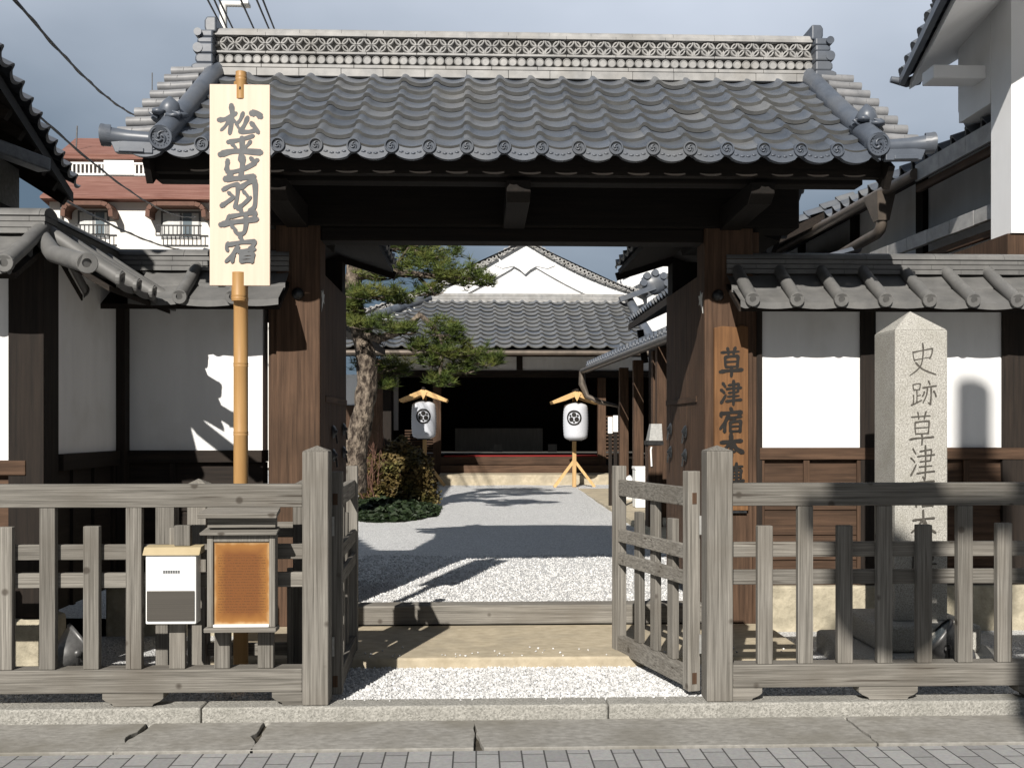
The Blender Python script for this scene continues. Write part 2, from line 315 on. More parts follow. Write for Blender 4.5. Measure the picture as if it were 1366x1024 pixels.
# ------------------------------------------------------------------ brush lettering
def catmull(pts, k=6):
    if len(pts) == 2:
        a, b = pts; return [tuple(a[i] + (b[i]-a[i])*j/k for i in range(2)) for j in range(k+1)]
    o = []; P = [pts[0]] + list(pts) + [pts[-1]]
    for i in range(1, len(P)-2):
        p0, p1, p2, p3 = P[i-1], P[i], P[i+1], P[i+2]
        for j in range(k):
            t = j / k
            o.append(tuple(.5*((2*p1[q]) + (-p0[q]+p2[q])*t + (2*p0[q]-5*p1[q]+4*p2[q]-p3[q])*t*t + (-p0[q]+3*p1[q]-3*p2[q]+p3[q])*t**3) for q in range(2)))
    o.append(pts[-1]); return o
def brush(mb, strokes, tf, y0, thick, wk=1.0, soft=True):
    """strokes: (points, width[, end]) in drawing units; tf maps (u, v) to (X, Z) and gives metres per unit"""
    cut = []
    for st in strokes:          # sharp turns begin a new stroke, as the brush does
        pts = st[0]; cur = [pts[0]]; fin = st[2] if len(st) > 2 else .55
        for i in range(1, len(pts)):
            cur.append(pts[i])
            if i < len(pts)-1:
                a, b, c = Vector(pts[i-1]), Vector(pts[i]), Vector(pts[i+1])
                if (b-a).normalized().dot((c-b).normalized()) < .45:
                    cut.append((cur, st[1], .95)); cur = [pts[i]]
        cut.append((cur, st[1], fin))
    strokes = cut
    for si, st in enumerate(strokes):
        pts, wd = st[0], st[1] * wk; e = st[2] if len(st) > 2 else .55
        # sharp corners are kept by splitting polylines flagged with 'c'
        path = catmull(pts) if soft else pts
        n = len(path); Lf = []; Rt = []
        for i, p in enumerate(path):
            a = path[max(i-1,0)]; b = path[min(i+1,n-1)]
            dx, dy = b[0]-a[0], b[1]-a[1]; q = math.hypot(dx, dy) or 1; nx, ny = -dy/q, dx/q
            t = i/(n-1)
            k = (0.95 + .18*math.cos(t*2*PI)) * (1 - (1-e)*max(0, (t-.6)/.4)**1.3) * (.55 + .45*min(1, t/.10) if soft else 1)
            hw = wd/2*k
            Lf.append((p[0]+nx*hw, p[1]+ny*hw)); Rt.append((p[0]-nx*hw, p[1]-ny*hw))
        yy = y0 - thick - si*.00012
        vs = []; fs = []
        for (a, b) in zip(Lf, Rt):
            A = tf(*a); B = tf(*b)
            vs += [(A[0], yy, A[1]), (B[0], yy, B[1]), (A[0], y0, A[1]), (B[0], y0, B[1])]
        for i in range(n-1):
            o = i*4; fs += [(o, o+1, o+5, o+4), (o, o+4, o+6, o+2), (o+1, o+3, o+7, o+5)]
        fs += [(0, 2, 3, 1), ((n-1)*4, (n-1)*4+1, (n-1)*4+3, (n-1)*4+2)]
        # round ends
        for ce, (pt, hw) in enumerate(((path[0], wd*.44), (path[-1], wd*.44*e))):
            o = len(vs); m_ = 9
            for k in range(m_):
                A = tf(pt[0]+hw*math.cos(2*PI*k/m_), pt[1]+hw*math.sin(2*PI*k/m_)); vs.append((A[0], yy-.00003-.00004*ce, A[1]))
            fs.append(tuple(range(o, o+m_)))
        mb.add(vs, fs)

# ------------------------------------------------------------------ ground
YK = 5.25                                   # front of the kerb
def sheet(name, x0, x1, y0, y1, z, m, zb=None):
    zb = z if zb is None else zb
    return structure(MB().add([(x0,y0,z),(x1,y0,z),(x1,y1,zb),(x0,y1,zb)], [(0,1,2,3)]).build(name, m, fix=False))
sheet('ground', -400, 400, -400, 900, -.06, M['soil'])
sheet('street', -30, 30, -8, 4.78, 0.0, M['paver'])
# gutter slabs with broken joints
mb = MB(); xs = [-9, -5.4, -3.1]; 
joints = [ax(175, 5.0), ax(345, 5.0), ax(635, 5.0), ax(1150, 5.0), 3.6, 6.0, 9]
prev = -3.6
edges = [-9, -6.2, -3.6] + joints
for i in range(len(edges)-1):
    a, b = edges[i]+.006, edges[i+1]-.006
    sk = [0, .0, .05, .06, .0, -.05, 0, 0, 0, 0][i]; sk2 = [0, .05, .06, .0, -.05, 0, 0, 0, 0, 0][min(i+1,9)]
    nseg = 10
    def edge(x, s, sgn, r_):
        return [(x + s*(k/nseg-.5) + r_.uniform(-.007,.007) , 4.79 + (YK-4.795)*k/nseg) for k in range(nseg+1)]
    Lp = edge(a, sk, 1, rnd); Rp = edge(b, sk2, 1, rnd)
    if i in (2, 3):   # chipped corner
        for k in (4,5,6): Rp[k] = (Rp[k][0]-.03*(1 if k==5 else .5), Rp[k][1])
    mb.prism(Lp[::-1] + Rp, 'z', -.05, .012)
structure(mb.build('gutter_slab', M['concrete'], bevel=.004))
sheet('gutter_bed', -9, 9, 4.77, YK+.02, -.012, M['soil'])
# kerb stones
ke = [-9, -6.3, -3.9, ax(268, YK), ax(812, YK), 2.9, 5.2, 8]
mb = MB()
for i in range(len(ke)-1): mb.box(ke[i]+.003, ke[i+1]-.003, YK, YK+.15, -.05, .085)
structure(mb.build('kerb', M['kerb'], bevel=.012, seg=3))
# gravel strip and courtyard (gently uneven)
def gz(x, y):
    if y < 7.2: return .062 + .006*noise.noise(Vector((x*3, y*3, 0)))
    base = .17 + .13*min(max((y-8)/13, 0), 1)
    return base + .012*noise.noise(Vector((x*.9, y*.9, 3))) + .006*noise.noise(Vector((x*3, y*3, 5)))
def grid(name, x0, x1, y0, y1, nx, ny, m):
    mb = MB(); vs = []; fs = []
    for j in range(ny+1):
        for i in range(nx+1):
            x = x0+(x1-x0)*i/nx; y = y0+(y1-y0)*j/ny; vs.append((x, y, gz(x, y)))
    for j in range(ny):
        for i in range(nx): fs.append((j*(nx+1)+i, j*(nx+1)+i+1, (j+1)*(nx+1)+i+1, (j+1)*(nx+1)+i))
    mb.add(vs, fs, True); return structure(mb.build(name, m, fix=False))
grid('gravel_strip', -7, 7, YK+.14, 7.195, 140, 36, M['gravel'])
grid('courtyard_gravel', -7, 8, 7.3, 30, 120, 180, M['gravel'])
SX0, SX1 = -1.60, 2.05
structure(MB().box(SX0, SX1, 6.17, 7.19, -.02, .125).build('stone_step', M['slab'], bevel=.015, seg=3))
def pebbles(name, n, x0, x1, y0, y1, r0, r1, seed, ok=None, zf=None):
    r = random.Random(seed); vs = []; fs = []
    oc = [(1,0,0),(-1,0,0),(0,1,0),(0,-1,0),(0,0,1),(0,0,-1)]
    of = [(0,2,4),(2,1,4),(1,3,4),(3,0,4),(2,0,5),(1,2,5),(3,1,5),(0,3,5)]
    k = 0
    while k < n:
        x, y = r.uniform(x0,x1), r.uniform(y0,y1)
        if ok and not ok(x, y, r): continue
        k += 1
        s = r.uniform(r0, r1); z = (zf if zf else gz(x, y)) + s*r.uniform(.05,.45)
        e = Euler((r.uniform(0,6), r.uniform(0,6), r.uniform(0,6))).to_matrix()
        sx, sy, sz = s*r.uniform(.8,1.3), s*r.uniform(.8,1.2), s*r.uniform(.55,.9)
        o = len(vs)
        for p in oc:
            q = e @ Vector((p[0]*sx, p[1]*sy, p[2]*sz)); vs.append((x+q.x, y+q.y, z+q.z*.8))
        fs += [tuple(i+o for i in f) for f in of]
    mb = MB(); mb.add(vs, fs, False); return stuff(mb.build(name, M['pebble'], fix=False))
pebbles('gravel', 15000, -2.6, 2.9, YK+.16, 6.19, .006, .0125, 3, lambda x,y,r: -1.0 < x < 1.5 or r.random() < .35)
pebbles('gravel', 16000, -1.6, 2.3, 7.42, 10.6, .007, .013, 4, lambda x,y,r: r.random() < 1.25 - (y-7.4)/4)

pebbles('gravel', 70, -1.5, 2.0, 6.18, 6.5, .006, .010, 5, lambda x,y,r: r.random() < 1-(y-6.18)/.3, .128)
pebbles('gravel', 40, -.7, 1.1, YK+.09, YK+.148, .006, .010, 6, None, .088)
# ------------------------------------------------------------------ picket fences with gate leaves
def foot(mb, x0, x1, y0, y1, zt, zb, left=True, right=True):
    pr = [(x0, zt)]
    if left: pr += [(x0, zt-.03), (x0+.02, zt-.045), (x0+.05, zb+.012), (x0+.055, zb)]
    else: pr += [(x0, zb)]
    if right: pr += [(x1-.055, zb), (x1-.05, zb+.012), (x1-.02, zt-.045), (x1, zt-.03)]
    else: pr += [(x1, zb)]
    pr += [(x1, zt)]
    mb.prism(pr, 'y', y0, y1)
def fence(side):
    Y = 5.27
    if side < 0:
        px0, px1 = ax(403, Y), ax(438, Y); xa, xb = -3.45, px0
        f = thing('picket_fence', 'grey weathered picket fence left of the opening, carrying notice case and white leaflet box', 'fence', ((px0+px1)/2, Y+.06, .085), 'picket fences along the kerb')
        picks = [(5,0),(62.5,1),(121,0),(178,1),(236,0),(296,1),(354,0),(-54,1),(-112,0)]
    else:
        px0, px1 = ax(943, Y), ax(978, Y); xa, xb = px1, 3.6
        f = thing('picket_fence', 'grey weathered picket fence right of the opening, in front of stone pillar', 'fence', ((px0+px1)/2, Y+.06, .085), 'picket fences along the kerb')
        picks = [(1021,0),(1075,1),(1128,0),(1181,1),(1234,0),(1288,1),(1341,0),(1395,1),(1448,0)]
    pz = 1.385
    mb = MB(); mb.box(px0, px1, Y, Y+.135, .086, pz)
    cx, cy = (px0+px1)/2, Y+.0675; h = (px1-px0)/2+.002
    mb.add([(cx-h,cy-h,pz),(cx+h,cy-h,pz),(cx+h,cy+h,pz),(cx-h,cy+h,pz),(cx,cy,pz+.03)], [(0,1,4),(1,2,4),(2,3,4),(3,0,4),(3,2,1,0)])
    mb.build('post', M['grey_z'], f, .006)
    def rail(y0, y1, za, zb, name='rail'):
        MB().box(xa+.001, xb-.001, y0, y1, za, zb).build(name, M['grey_x'], f, .005)
    rail(Y+.012, Y+.10, 1.10, 1.217, 'top_rail'); rail(Y+.06, Y+.095, .828, .906); rail(Y+.06, Y+.095, .684, .76); rail(Y+.005, Y+.115, .156, .275, 'bottom_rail')
    for p, tall in picks:
        x = ax(p, Y+.015); ww = .040
        dz = rnd.uniform(-.006, .006)
        MB().box(x-ww, x+ww, Y+.016+rnd.uniform(-.002,.002), Y+.0585, .2755, 1.099 if tall else 1.0+dz).build('picket', M['grey_z'], f, .004)
    if side < 0: feet = [(ax(135,Y), ax(217,Y), 1, 1), (ax(362,Y), px0-.001, 1, 0), (ax(-120,Y), ax(-60,Y),1,1)]
    else: feet = [(px1+.001, ax(1018,Y), 0, 1), (ax(1147,Y), ax(1226,Y), 1, 1), (ax(1360,Y), ax(1440,Y),1,1)]
    for a, b, l_, r_ in feet:
        mb = MB(); foot(mb, a, b, Y+.012, Y+.11, .1555, .0865, l_, r_); mb.build('foot', M['grey_x'], f, .003)
    # gate leaf swung inwards
    if side < 0: A = Vector((-.742, 5.43)); B = Vector((-.775, 6.46))
    else: A = Vector((1.165, 5.43)); B = Vector((.885, 6.42))
    ld = (B-A).normalized(); ln = (B-A).length; nn = Vector((ld.y, -ld.x))   # nn: sideways
    leaf = MB()
    T = Matrix(((ld.x, nn.x, 0, A.x), (ld.y, nn.y, 0, A.y), (0,0,1,0), (0,0,0,1)))
    def lb(u0,u1,v0,v1,z0,z1,nm,m,par):
        mb = MB(); mb.M = T; mb.box(u0,u1,v0,v1,z0,z1); return mb.build(nm, m, par, .004)
    lf = lb(0, .07, -.035, .035, .10, 1.275, 'gate_leaf', M['grey_z'], f)      # hinge stile carries the leaf
    lb(ln-.07, ln, -.035, .035, .10, 1.27, 'stile', M['grey_z'], lf)
    lb(.0705, ln-.0705, -.022, .022, 1.085, 1.185, 'top_rail', M['grey_y'], lf)
    s_ = 1 if side > 0 else -1
    va, vb = (.0, .022)
    for z0, z1 in ((.80,.88),(.66,.735)): lb(.0705, ln-.0705, s_*-.025 if s_>0 else .0, 0 if s_>0 else .025, z0, z1, 'rail', M['grey_y'], lf)
    lb(.0705, ln-.0705, -.028, .028, .115, .215, 'bottom_rail', M['grey_y'], lf)
    for k, tall in ((.25,0),(.5,1),(.75,0)):
        u = .07 + (ln-.14)*k
        lb(u-.036, u+.036, .0005 if s_>0 else -.040, .040 if s_>0 else -.0005, .2155, 1.0845 if tall else 1.0, 'picket', M['grey_z'], lf)
    hx = px1 if side < 0 else px0
    for z in (.36, .99):
        MB().box(hx-.012 if side>0 else hx+.001, hx-.001 if side>0 else hx+.012, Y+.125, Y+.137, z-.05, z+.05).build('hinge', M['oldmetal'], lf)
    # mortise ends
    for z in (1.13, .17):
        mo = MB(); mo.M = T; mo.box(-.0022, .001, -.014, .012, z-.03, z+.03); mo.build('tenon_end', M['brown_z'], lf)
    return f
fence(-1); fence(1)

# ------------------------------------------------------------------ leaflet box, notice case
Y = 5.2
x0, x1 = ax(194.5, Y), ax(262, Y)
lb_ = thing('leaflet_box', 'white metal leaflet box with cream lid and dark louvred front, hung on left fence', 'mail box', ((x0+x1)/2, Y+.04, az(830, Y)))
za, zb = az(829, Y), az(737, Y); D = .085
MB().box(x0, x1, Y-.005, Y+D, za, zb).build('body', M['white'], lb_, .006)
mb = MB(); pr = [(Y-.02, zb-.003), (Y+D, zb+.003), (Y+D, zb+.04), (Y+.012, zb+.034)]
mb.prism(pr, 'x', x0-.012, x1+.02); mb.build('lid', M['cream'], lb_, .003)
zp = az(785, Y); mb = MB()
for k in range(14):
    z0 = za+.018 + (zp-za-.018)*k/14; z1 = za+.018 + (zp-za-.018)*(k+1)/14
    mb.hexa([(x0+.008,Y-.012,z0),(x1-.008,Y-.012,z0),(x1-.008,Y-.0055,z0),(x0+.008,Y-.0055,z0)], [(x0+.008,Y-.0105,z1),(x1-.008,Y-.0105,z1),(x1-.008,Y-.0055,z1),(x0+.008,Y-.0055,z1)])
mb.build('louvre', M['greypanel'], lb_)
za2, zb2 = az(762, Y), az(758, Y); mb = MB(); 
for k in range(7): mb.box(ax(218,Y)+k*.0122, ax(218,Y)+k*.0122+.0095, Y-.007, Y-.0052, za2, zb2)
mb.build('slot_marking', M['greyink'], lb_)
MB().box(x0+.13, x0+.21, Y+.035, Y+.075, zb+.038, az(700, Y)).build('hanging_block', M['grey_z'], lb_, .003)

Y = 5.17
x0, x1 = ax(276, Y), ax(367, Y)
nc = thing('notice_case', 'wooden notice case with small roof and orange aged notice sheet, hung on left fence', 'notice board', ((x0+x1)/2, Y+.05, az(838, Y)))
zt, zb = az(712, Y), az(834, Y)
fw = .03
mb = MB(); mb.box(x0, x0+fw, Y, Y+.075, zb, zt); mb.box(x1-fw, x1, Y, Y+.075, zb, zt); mb.box(x0+fw+.0005, x1-fw-.0005, Y+.004, Y+.075, zt-.035, zt-.001)
mb.build('frame', M['grey_z'], nc, .004)
MB().box(x0-.012, x1+.008, Y-.02, Y+.078, az(840,Y), zb-.001).build('sill', M['grey_x'], nc, .004)
MB().box(x0+fw+.001, x1-fw-.001, Y-.004, Y+.03, zb+.001, zb+.014).build('ledge', M['white'], nc, .002)
MB().box(x0+fw+.0005, x1-fw-.0005, Y+.016, Y+.028, zb+.0145, zt-.036).build('notice_sheet', M['notice'], nc)
MB().box(x0+.01, x1-.01, Y+.03, Y+.08, zb+.01, zt).build('backboard', M['grey_z'], nc)
mb = MB(); z0 = az(712, Y); mb.hexa([(x0-.028,Y-.03,z0+.001),(x1+.012,Y-.03,z0+.001),(x1+.006,Y+.09,z0+.012),(x0-.02,Y+.09,z0+.012)], [(x0-.03,Y-.034,z0+.014),(x1+.016,Y-.034,z0+.014),(x1+.006,Y+.09,z0+.034),(x0-.02,Y+.09,z0+.034)])
mb.build('lower_eave', M['grey_x'], nc, .003)
MB().box(x0+.0, x1-.002, Y+.012, Y+.07, z0+.036, az(688,Y)).build('head_board', M['grey_x'], nc)
z0 = az(689, Y); mb = MB(); mb.hexa([(x0-.035,Y-.045,z0),(x1+.015,Y-.045,z0),(x1+.008,Y+.10,z0+.02),(x0-.022,Y+.10,z0+.02)], [(x0-.038,Y-.05,z0+.022),(x1+.018,Y-.05,z0+.022),(x1+.008,Y+.10,z0+.045),(x0-.022,Y+.10,z0+.045)])
mb.build('roof', M['grey_x'], nc, .003)

# ------------------------------------------------------------------ bamboo sign
Y = 5.62
sp = thing('bamboo_sign', 'tall pale wooden signboard with brush lettering on bamboo pole, standing behind left fence', 'sign', (ax(317,Y), Y+.06, .07))
xc = ax(316.5, Y)
def bamboo(mb, x, y, z0, z1, r, nodes, lean=0):
    prof = []; z = z0
    pts = []; rad = []
    zs = sorted([z0, z1] + [q for n_ in nodes for q in (n_-.012, n_-.004, n_, n_+.004, n_+.012) if z0 < q < z1])
    for q in zs:
        k = 1.0
        for n_ in nodes:
            dd = abs(q-n_)
            if dd < .002: k = .97
            elif dd < .006: k = 1.07
        pts.append((x + lean*(q-z0), y, q)); rad.append(r*k*(1-.02*(q-z0)))
    mb.tube(pts, rad, 16)
mb = MB(); bamboo(mb, xc, Y+.085, .07, az(108,Y), .041, [.55, az(578,Y), az(486,Y), az(398,Y), 2.6, 3.05])
mb.build('pole', M['bamboo'], sp)
mb = MB(); bamboo(mb, xc, Y+.042, az(402,Y), az(364,Y), .0405, [az(397,Y)]); mb.build('pole_collar', M['bamboo'], sp)
mb = MB(); bamboo(mb, xc+.012, Y+.04, az(134,Y), az(97.5,Y), .030, [az(106,Y)]); mb.build('pole_tip', M['bamboo'], sp)
MB().blob((xc+.012, Y+.0105, az(121,Y)), (.006,.003,.011), 1, 0).build('peg', M['ink'], sp)
bx0, bx1, bz0, bz1 = ax(278.5,Y), ax(359,Y), az(382,Y), az(115.5,Y)
bd = MB().box(bx0, bx1, Y+.018, Y+.04, bz0, bz1).build('board', M['signboard'], sp, .002)
def tf_s(u, v): return bx0+(u-115)/243*(bx1-bx0), bz1-(v-107)/803*(bz1-bz0)
ST = [
 # matsu
 ([(153,250),(180,246),(222,222)],19,.7), ([(203,192),(206,235),(196,305)],20,.6), ([(196,246),(178,275),(160,292)],14,.5), ([(208,248),(222,262),(232,282)],13,.6),
 ([(250,222),(238,250),(220,268)],15,.5), ([(286,222),(305,222),(322,236)],25,.8), ([(268,240),(255,270),(238,296),(275,296),(302,288)],17,.8), ([(284,262),(300,280),(312,300)],18,.7),
 # hira
 ([(190,338),(240,328),(292,312)],17,.7), ([(205,345),(215,355),(222,366)],15,.6), ([(280,335),(268,350),(252,362)],14,.6), ([(158,388),(200,376),(250,374),(322,378)],22,.9), ([(246,322),(245,370),(238,412)],20,.7),
 # de
 ([(250,398),(246,440),(240,486)],21,.8), ([(188,412),(184,450),(200,458),(250,446),(300,420)],18,.8), ([(282,402),(296,412),(310,408)],16,.8), ([(202,462),(190,478),(178,486),(230,482),(296,474)],21,.8),
 # ha
 ([(170,528),(200,512),(230,506),(226,560),(215,600)],16,.6), ([(192,540),(202,548),(210,556)],14,.6), ([(164,592),(185,578),(215,556)],18,.5), ([(240,520),(270,500),(298,490),(300,545),(296,595),(274,612)],19,.6), ([(252,535),(262,545),(270,556)],14,.6), ([(228,602),(252,585),(282,556)],17,.5),
 # mamoru
 ([(238,604),(244,616),(248,628)],17,.7), ([(196,632),(186,650),(180,662)],15,.6), ([(196,636),(245,626),(300,618),(296,636),(284,650)],16,.6), ([(160,668),(205,658),(255,652),(306,644)],20,.9), ([(262,630),(262,665),(254,698),(232,704),(214,692)],18,.4), ([(204,672),(214,682),(222,692)],15,.7),
 # yado
 ([(238,714),(244,726),(250,736)],17,.7), ([(190,742),(184,758),(188,772)],15,.7), ([(192,748),(240,738),(298,734),(290,752),(274,764)],16,.6), ([(230,756),(206,790),(180,816)],17,.5), ([(212,786),(210,800),(206,816)],15,.8),
 ([(232,776),(262,770),(298,764)],15,.8), ([(266,770),(258,780),(246,788)],12,.7), ([(242,786),(240,800),(242,816)],13,.9), ([(242,788),(268,784),(292,782),(290,800),(286,816)],14,.9), ([(244,801),(266,799),(286,798)],10,.9), ([(242,815),(264,813),(286,812)],12,.9),
]
mb = MB(); brush(mb, ST, tf_s, Y+.018, .0016, 1.16); mb.build('lettering', M['greyink'], bd, fix=False)
# timber stand behind the fence that carries the pole
Ys = 5.72
st = thing('sign_stand', 'low grey timber stand of capped posts and cross rails behind the left fence', 'stand', (ax(330,Ys), Ys+.05, .065))
for p, hh in ((262, az(645, Ys)), (403, az(646, Ys))):
    x = ax(p, Ys); mb = MB(); mb.box(x-.052, x+.052, Ys, Ys+.104, .066, hh); mb.add([(x-.056,Ys-.004,hh),(x+.056,Ys-.004,hh),(x+.056,Ys+.108,hh),(x-.056,Ys+.108,hh),(x,Ys+.05,hh+.03)], [(0,1,4),(1,2,4),(2,3,4),(3,0,4)])
    mb.build('post', M['grey_z'], st, .005)
x0, x1 = ax(262,Ys)+.053, ax(403,Ys)-.053
MB().box(x0, x1, Ys+.03, Ys+.075, az(873,Ys), az(857,Ys)).build('rail', M['grey_x'], st, .004)
MB().box(x0, x1, Ys+.03, Ys+.075, az(716,Ys), az(696,Ys)).build('rail', M['grey_x'], st, .004)
MB().box(ax(384,Ys), ax(392,Ys), Ys-.03, Ys-.002, .066, az(755,Ys)).build('picket', M['grey_z'], st, .003)
Yp = 6.0
sp2 = tag(MB().box(ax(207,Yp), ax(232,Yp), Yp, Yp+.11, .062, az(668,Yp)).build('timber_post', M['grey_z'], None, .006), 'square weathered timber post standing behind the white leaflet box', 'post')
# ------------------------------------------------------------------ tile building blocks
def prof(u, a=1.0):
    u = u % 1.0
    if u < .76: return a*(-.032*(1-((u-.38)/.38)**2))
    t = (u-.76)/.24
    return a*(.010*(1-t) + .027*math.sin(PI*min(1, t*.92+.08))**.75)
def pantiles(mb, P, U, V, L_, S, p, c, a=1.0, lift=.024, nsub=17, u0=0.0, lip=.022):
    """rows of pantiles: P eave corner, U along the eave, V up the slope (unit vectors)"""
    P, U, V = Vector(P), Vector(U).normalized(), Vector(V).normalized(); N = U.cross(V)
    if N.z < 0: N = -N
    n = max(2, int(L_/p*nsub)); rows = max(1, round(S/c)); c = S/rows
    for j in range(rows):
        v0 = j*c - (.0 if j == 0 else .006); v1 = (j+1)*c + .01
        jit = rnd.uniform(-.002, .002)
        A, B, D_ = [], [], []
        for i in range(n+1):
            u = i*L_/n; h = prof(u/p - u0, a)
            jt = .006*noise.noise(Vector((math.floor(u/p - u0 + .28)*3.7, j*5.1, 1.3)))
            A.append(P+U*u+V*v0+N*(h+lift+jt+.004)); B.append(P+U*u+V*v1+N*(h+jt)); D_.append(P+U*u+V*(v0+.004)+N*(h+lift-lip+jt))
        vs = A+B; m_ = n+1
        tone = {}; tl_ = []
        for i in range(n):
            q = math.floor((i+.5)*L_/n/p - u0 + .24)
            if q not in tone: tone[q] = rnd.choice((0,0,0,2,2,3))
            tl_.append(tone[q])
        mb.add(vs, [(i, i+1, m_+i+1, m_+i) for i in range(n)], True, tl_)
        mb.add(A+D_, [(i+m_, i+m_+1, i+1, i) for i in range(n)], True, 1)
def eave_caps(mb, P, U, out, p, L_, r, u0=0.86, th=.05, plain=False, skip=()):
    """round end tiles at the eave with raised rim and swirl, and scalloped plates between"""
    P, U, out = Vector(P), Vector(U).normalized(), Vector(out).normalized(); Z = Vector((0,0,1))
    k = 0; n = int(round(L_/p))
    for k in range(n+1):
        u = (k + u0) * p
        if u > L_ + .02: break
        c = P + U*u
        disc(mb, c + Z*.004, out, r, plain)
def disc(mb, c, out, r, plain=False, depth=.05, nn=20):
    out = Vector(out).normalized(); Z = Vector((0,0,1)); U = out.cross(Z).normalized(); W = U.cross(out)
    def ring(r_, d): return [c + out*d + (U*math.cos(2*PI*k/nn)+W*math.sin(2*PI*k/nn))*r_ for k in range(nn)]
    prof_ = [(r, -depth), (r, 0), (r*.96, .006), (r*.80, .006), (r*.74, -.006), (0.001, -.006)] if not plain else [(r,-depth),(r,0),(r*.95,.004),(r*.45,.004),(r*.38,-.02),(.001,-.02)]
    rs = [ring(*q) for q in prof_]; vs = [v for rr in rs for v in rr]; fs = []
    for i in range(len(rs)-1):
        for k in range(nn): fs.append((i*nn+k, (i+1)*nn+k, (i+1)*nn+(k+1)%nn, i*nn+(k+1)%nn))
    mb.add(vs, fs, False)
    if not plain:    # three comma swirls
        for q in range(3):
            pts = []
            for t in range(6):
                a = q*2*PI/3 + t*.42; rr = r*(.16+.075*t)
                pts.append(c + out*(-.003) + (U*math.cos(a)+W*math.sin(a))*rr)
            mb.tube(pts, [r*.15, r*.14, r*.12, r*.09, r*.06, r*.03], 5)
        if r > .06:
            for k in range(16):
                a = 2*PI*k/16; mb.blob(c + out*(-.002) + (U*math.cos(a)+W*math.sin(a))*r*.66, (r*.05,)*3, 1, 0)
def noshi(mb, x0, x1, yc, hw, z0, n, h, ln=.33, over=.012):
    for k in range(n):
        o = -over*k*.6; off = (k % 2)*ln/2
        x = x0 - off
        while x < x1:
            a, b = max(x, x0), min(x+ln, x1)
            if b-a > .02: mb.box(a+.0012, b-.0012, yc-hw-o-rnd.uniform(0,.003), yc+hw+o, z0+k*h+.003, z0+(k+1)*h-.003)
            x += ln

# ------------------------------------------------------------------ the gate
GX0, GX1 = ax(427, 7.2), ax(940, 7.2); GC = (GX0+GX1)/2
gate = thing('roofed_gate', 'large dark timber gate with grey tiled roof and openwork ridge, doors open', 'gate', (GC, 7.35, .12))
PL0, PL1 = ax(368, 7.2), GX0; PR0, PR1 = GX1, ax(1005, 7.2)
GY = 7.2
MB().box(PL0, PL1, GY, GY+.26, .06, 3.25).build('pillar', M['brown_z'], gate, .01)
MB().box(PR0, PR1, GY, GY+.26, .06, 3.25).build('pillar', M['brown_z'], gate, .01)
MB().box(ax(357,GY), PL0-.002, GY+.03, GY+.2, .07, 2.9).build('side_board', M['brown_z'], gate, .004)
MB().box(PR1+.002, PR1+.05, GY+.03, GY+.2, .07, 2.9).build('side_board', M['brown_z'], gate, .004)
MB().box(GX0+.001, GX1-.001, GY+.0, GY+.17, .126, .262).build('threshold', M['grey_x'], gate, .012)
# beams
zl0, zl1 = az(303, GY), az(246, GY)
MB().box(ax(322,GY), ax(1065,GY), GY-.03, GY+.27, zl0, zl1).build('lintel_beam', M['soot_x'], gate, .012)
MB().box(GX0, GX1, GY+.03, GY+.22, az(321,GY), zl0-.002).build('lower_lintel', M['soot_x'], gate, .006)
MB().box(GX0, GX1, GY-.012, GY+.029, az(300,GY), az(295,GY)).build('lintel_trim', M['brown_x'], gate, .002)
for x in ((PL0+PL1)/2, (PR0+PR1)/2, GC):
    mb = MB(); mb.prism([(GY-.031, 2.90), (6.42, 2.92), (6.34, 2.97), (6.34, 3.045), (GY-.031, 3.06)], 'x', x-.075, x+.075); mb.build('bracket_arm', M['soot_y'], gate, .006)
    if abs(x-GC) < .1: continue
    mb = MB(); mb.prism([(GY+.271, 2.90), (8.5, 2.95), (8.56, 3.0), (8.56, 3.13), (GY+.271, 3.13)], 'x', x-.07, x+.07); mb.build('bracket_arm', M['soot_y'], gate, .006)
mb = MB()
x0, x1 = ax(212,6.5), ax(1145,6.5); zpz = 3.047
PZ = zpz
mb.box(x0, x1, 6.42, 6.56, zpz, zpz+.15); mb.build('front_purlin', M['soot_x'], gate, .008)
MB().box(x0, x1, 8.42, 8.54, zpz+.09, zpz+.2).build('rear_purlin', M['soot_x'], gate, .008)
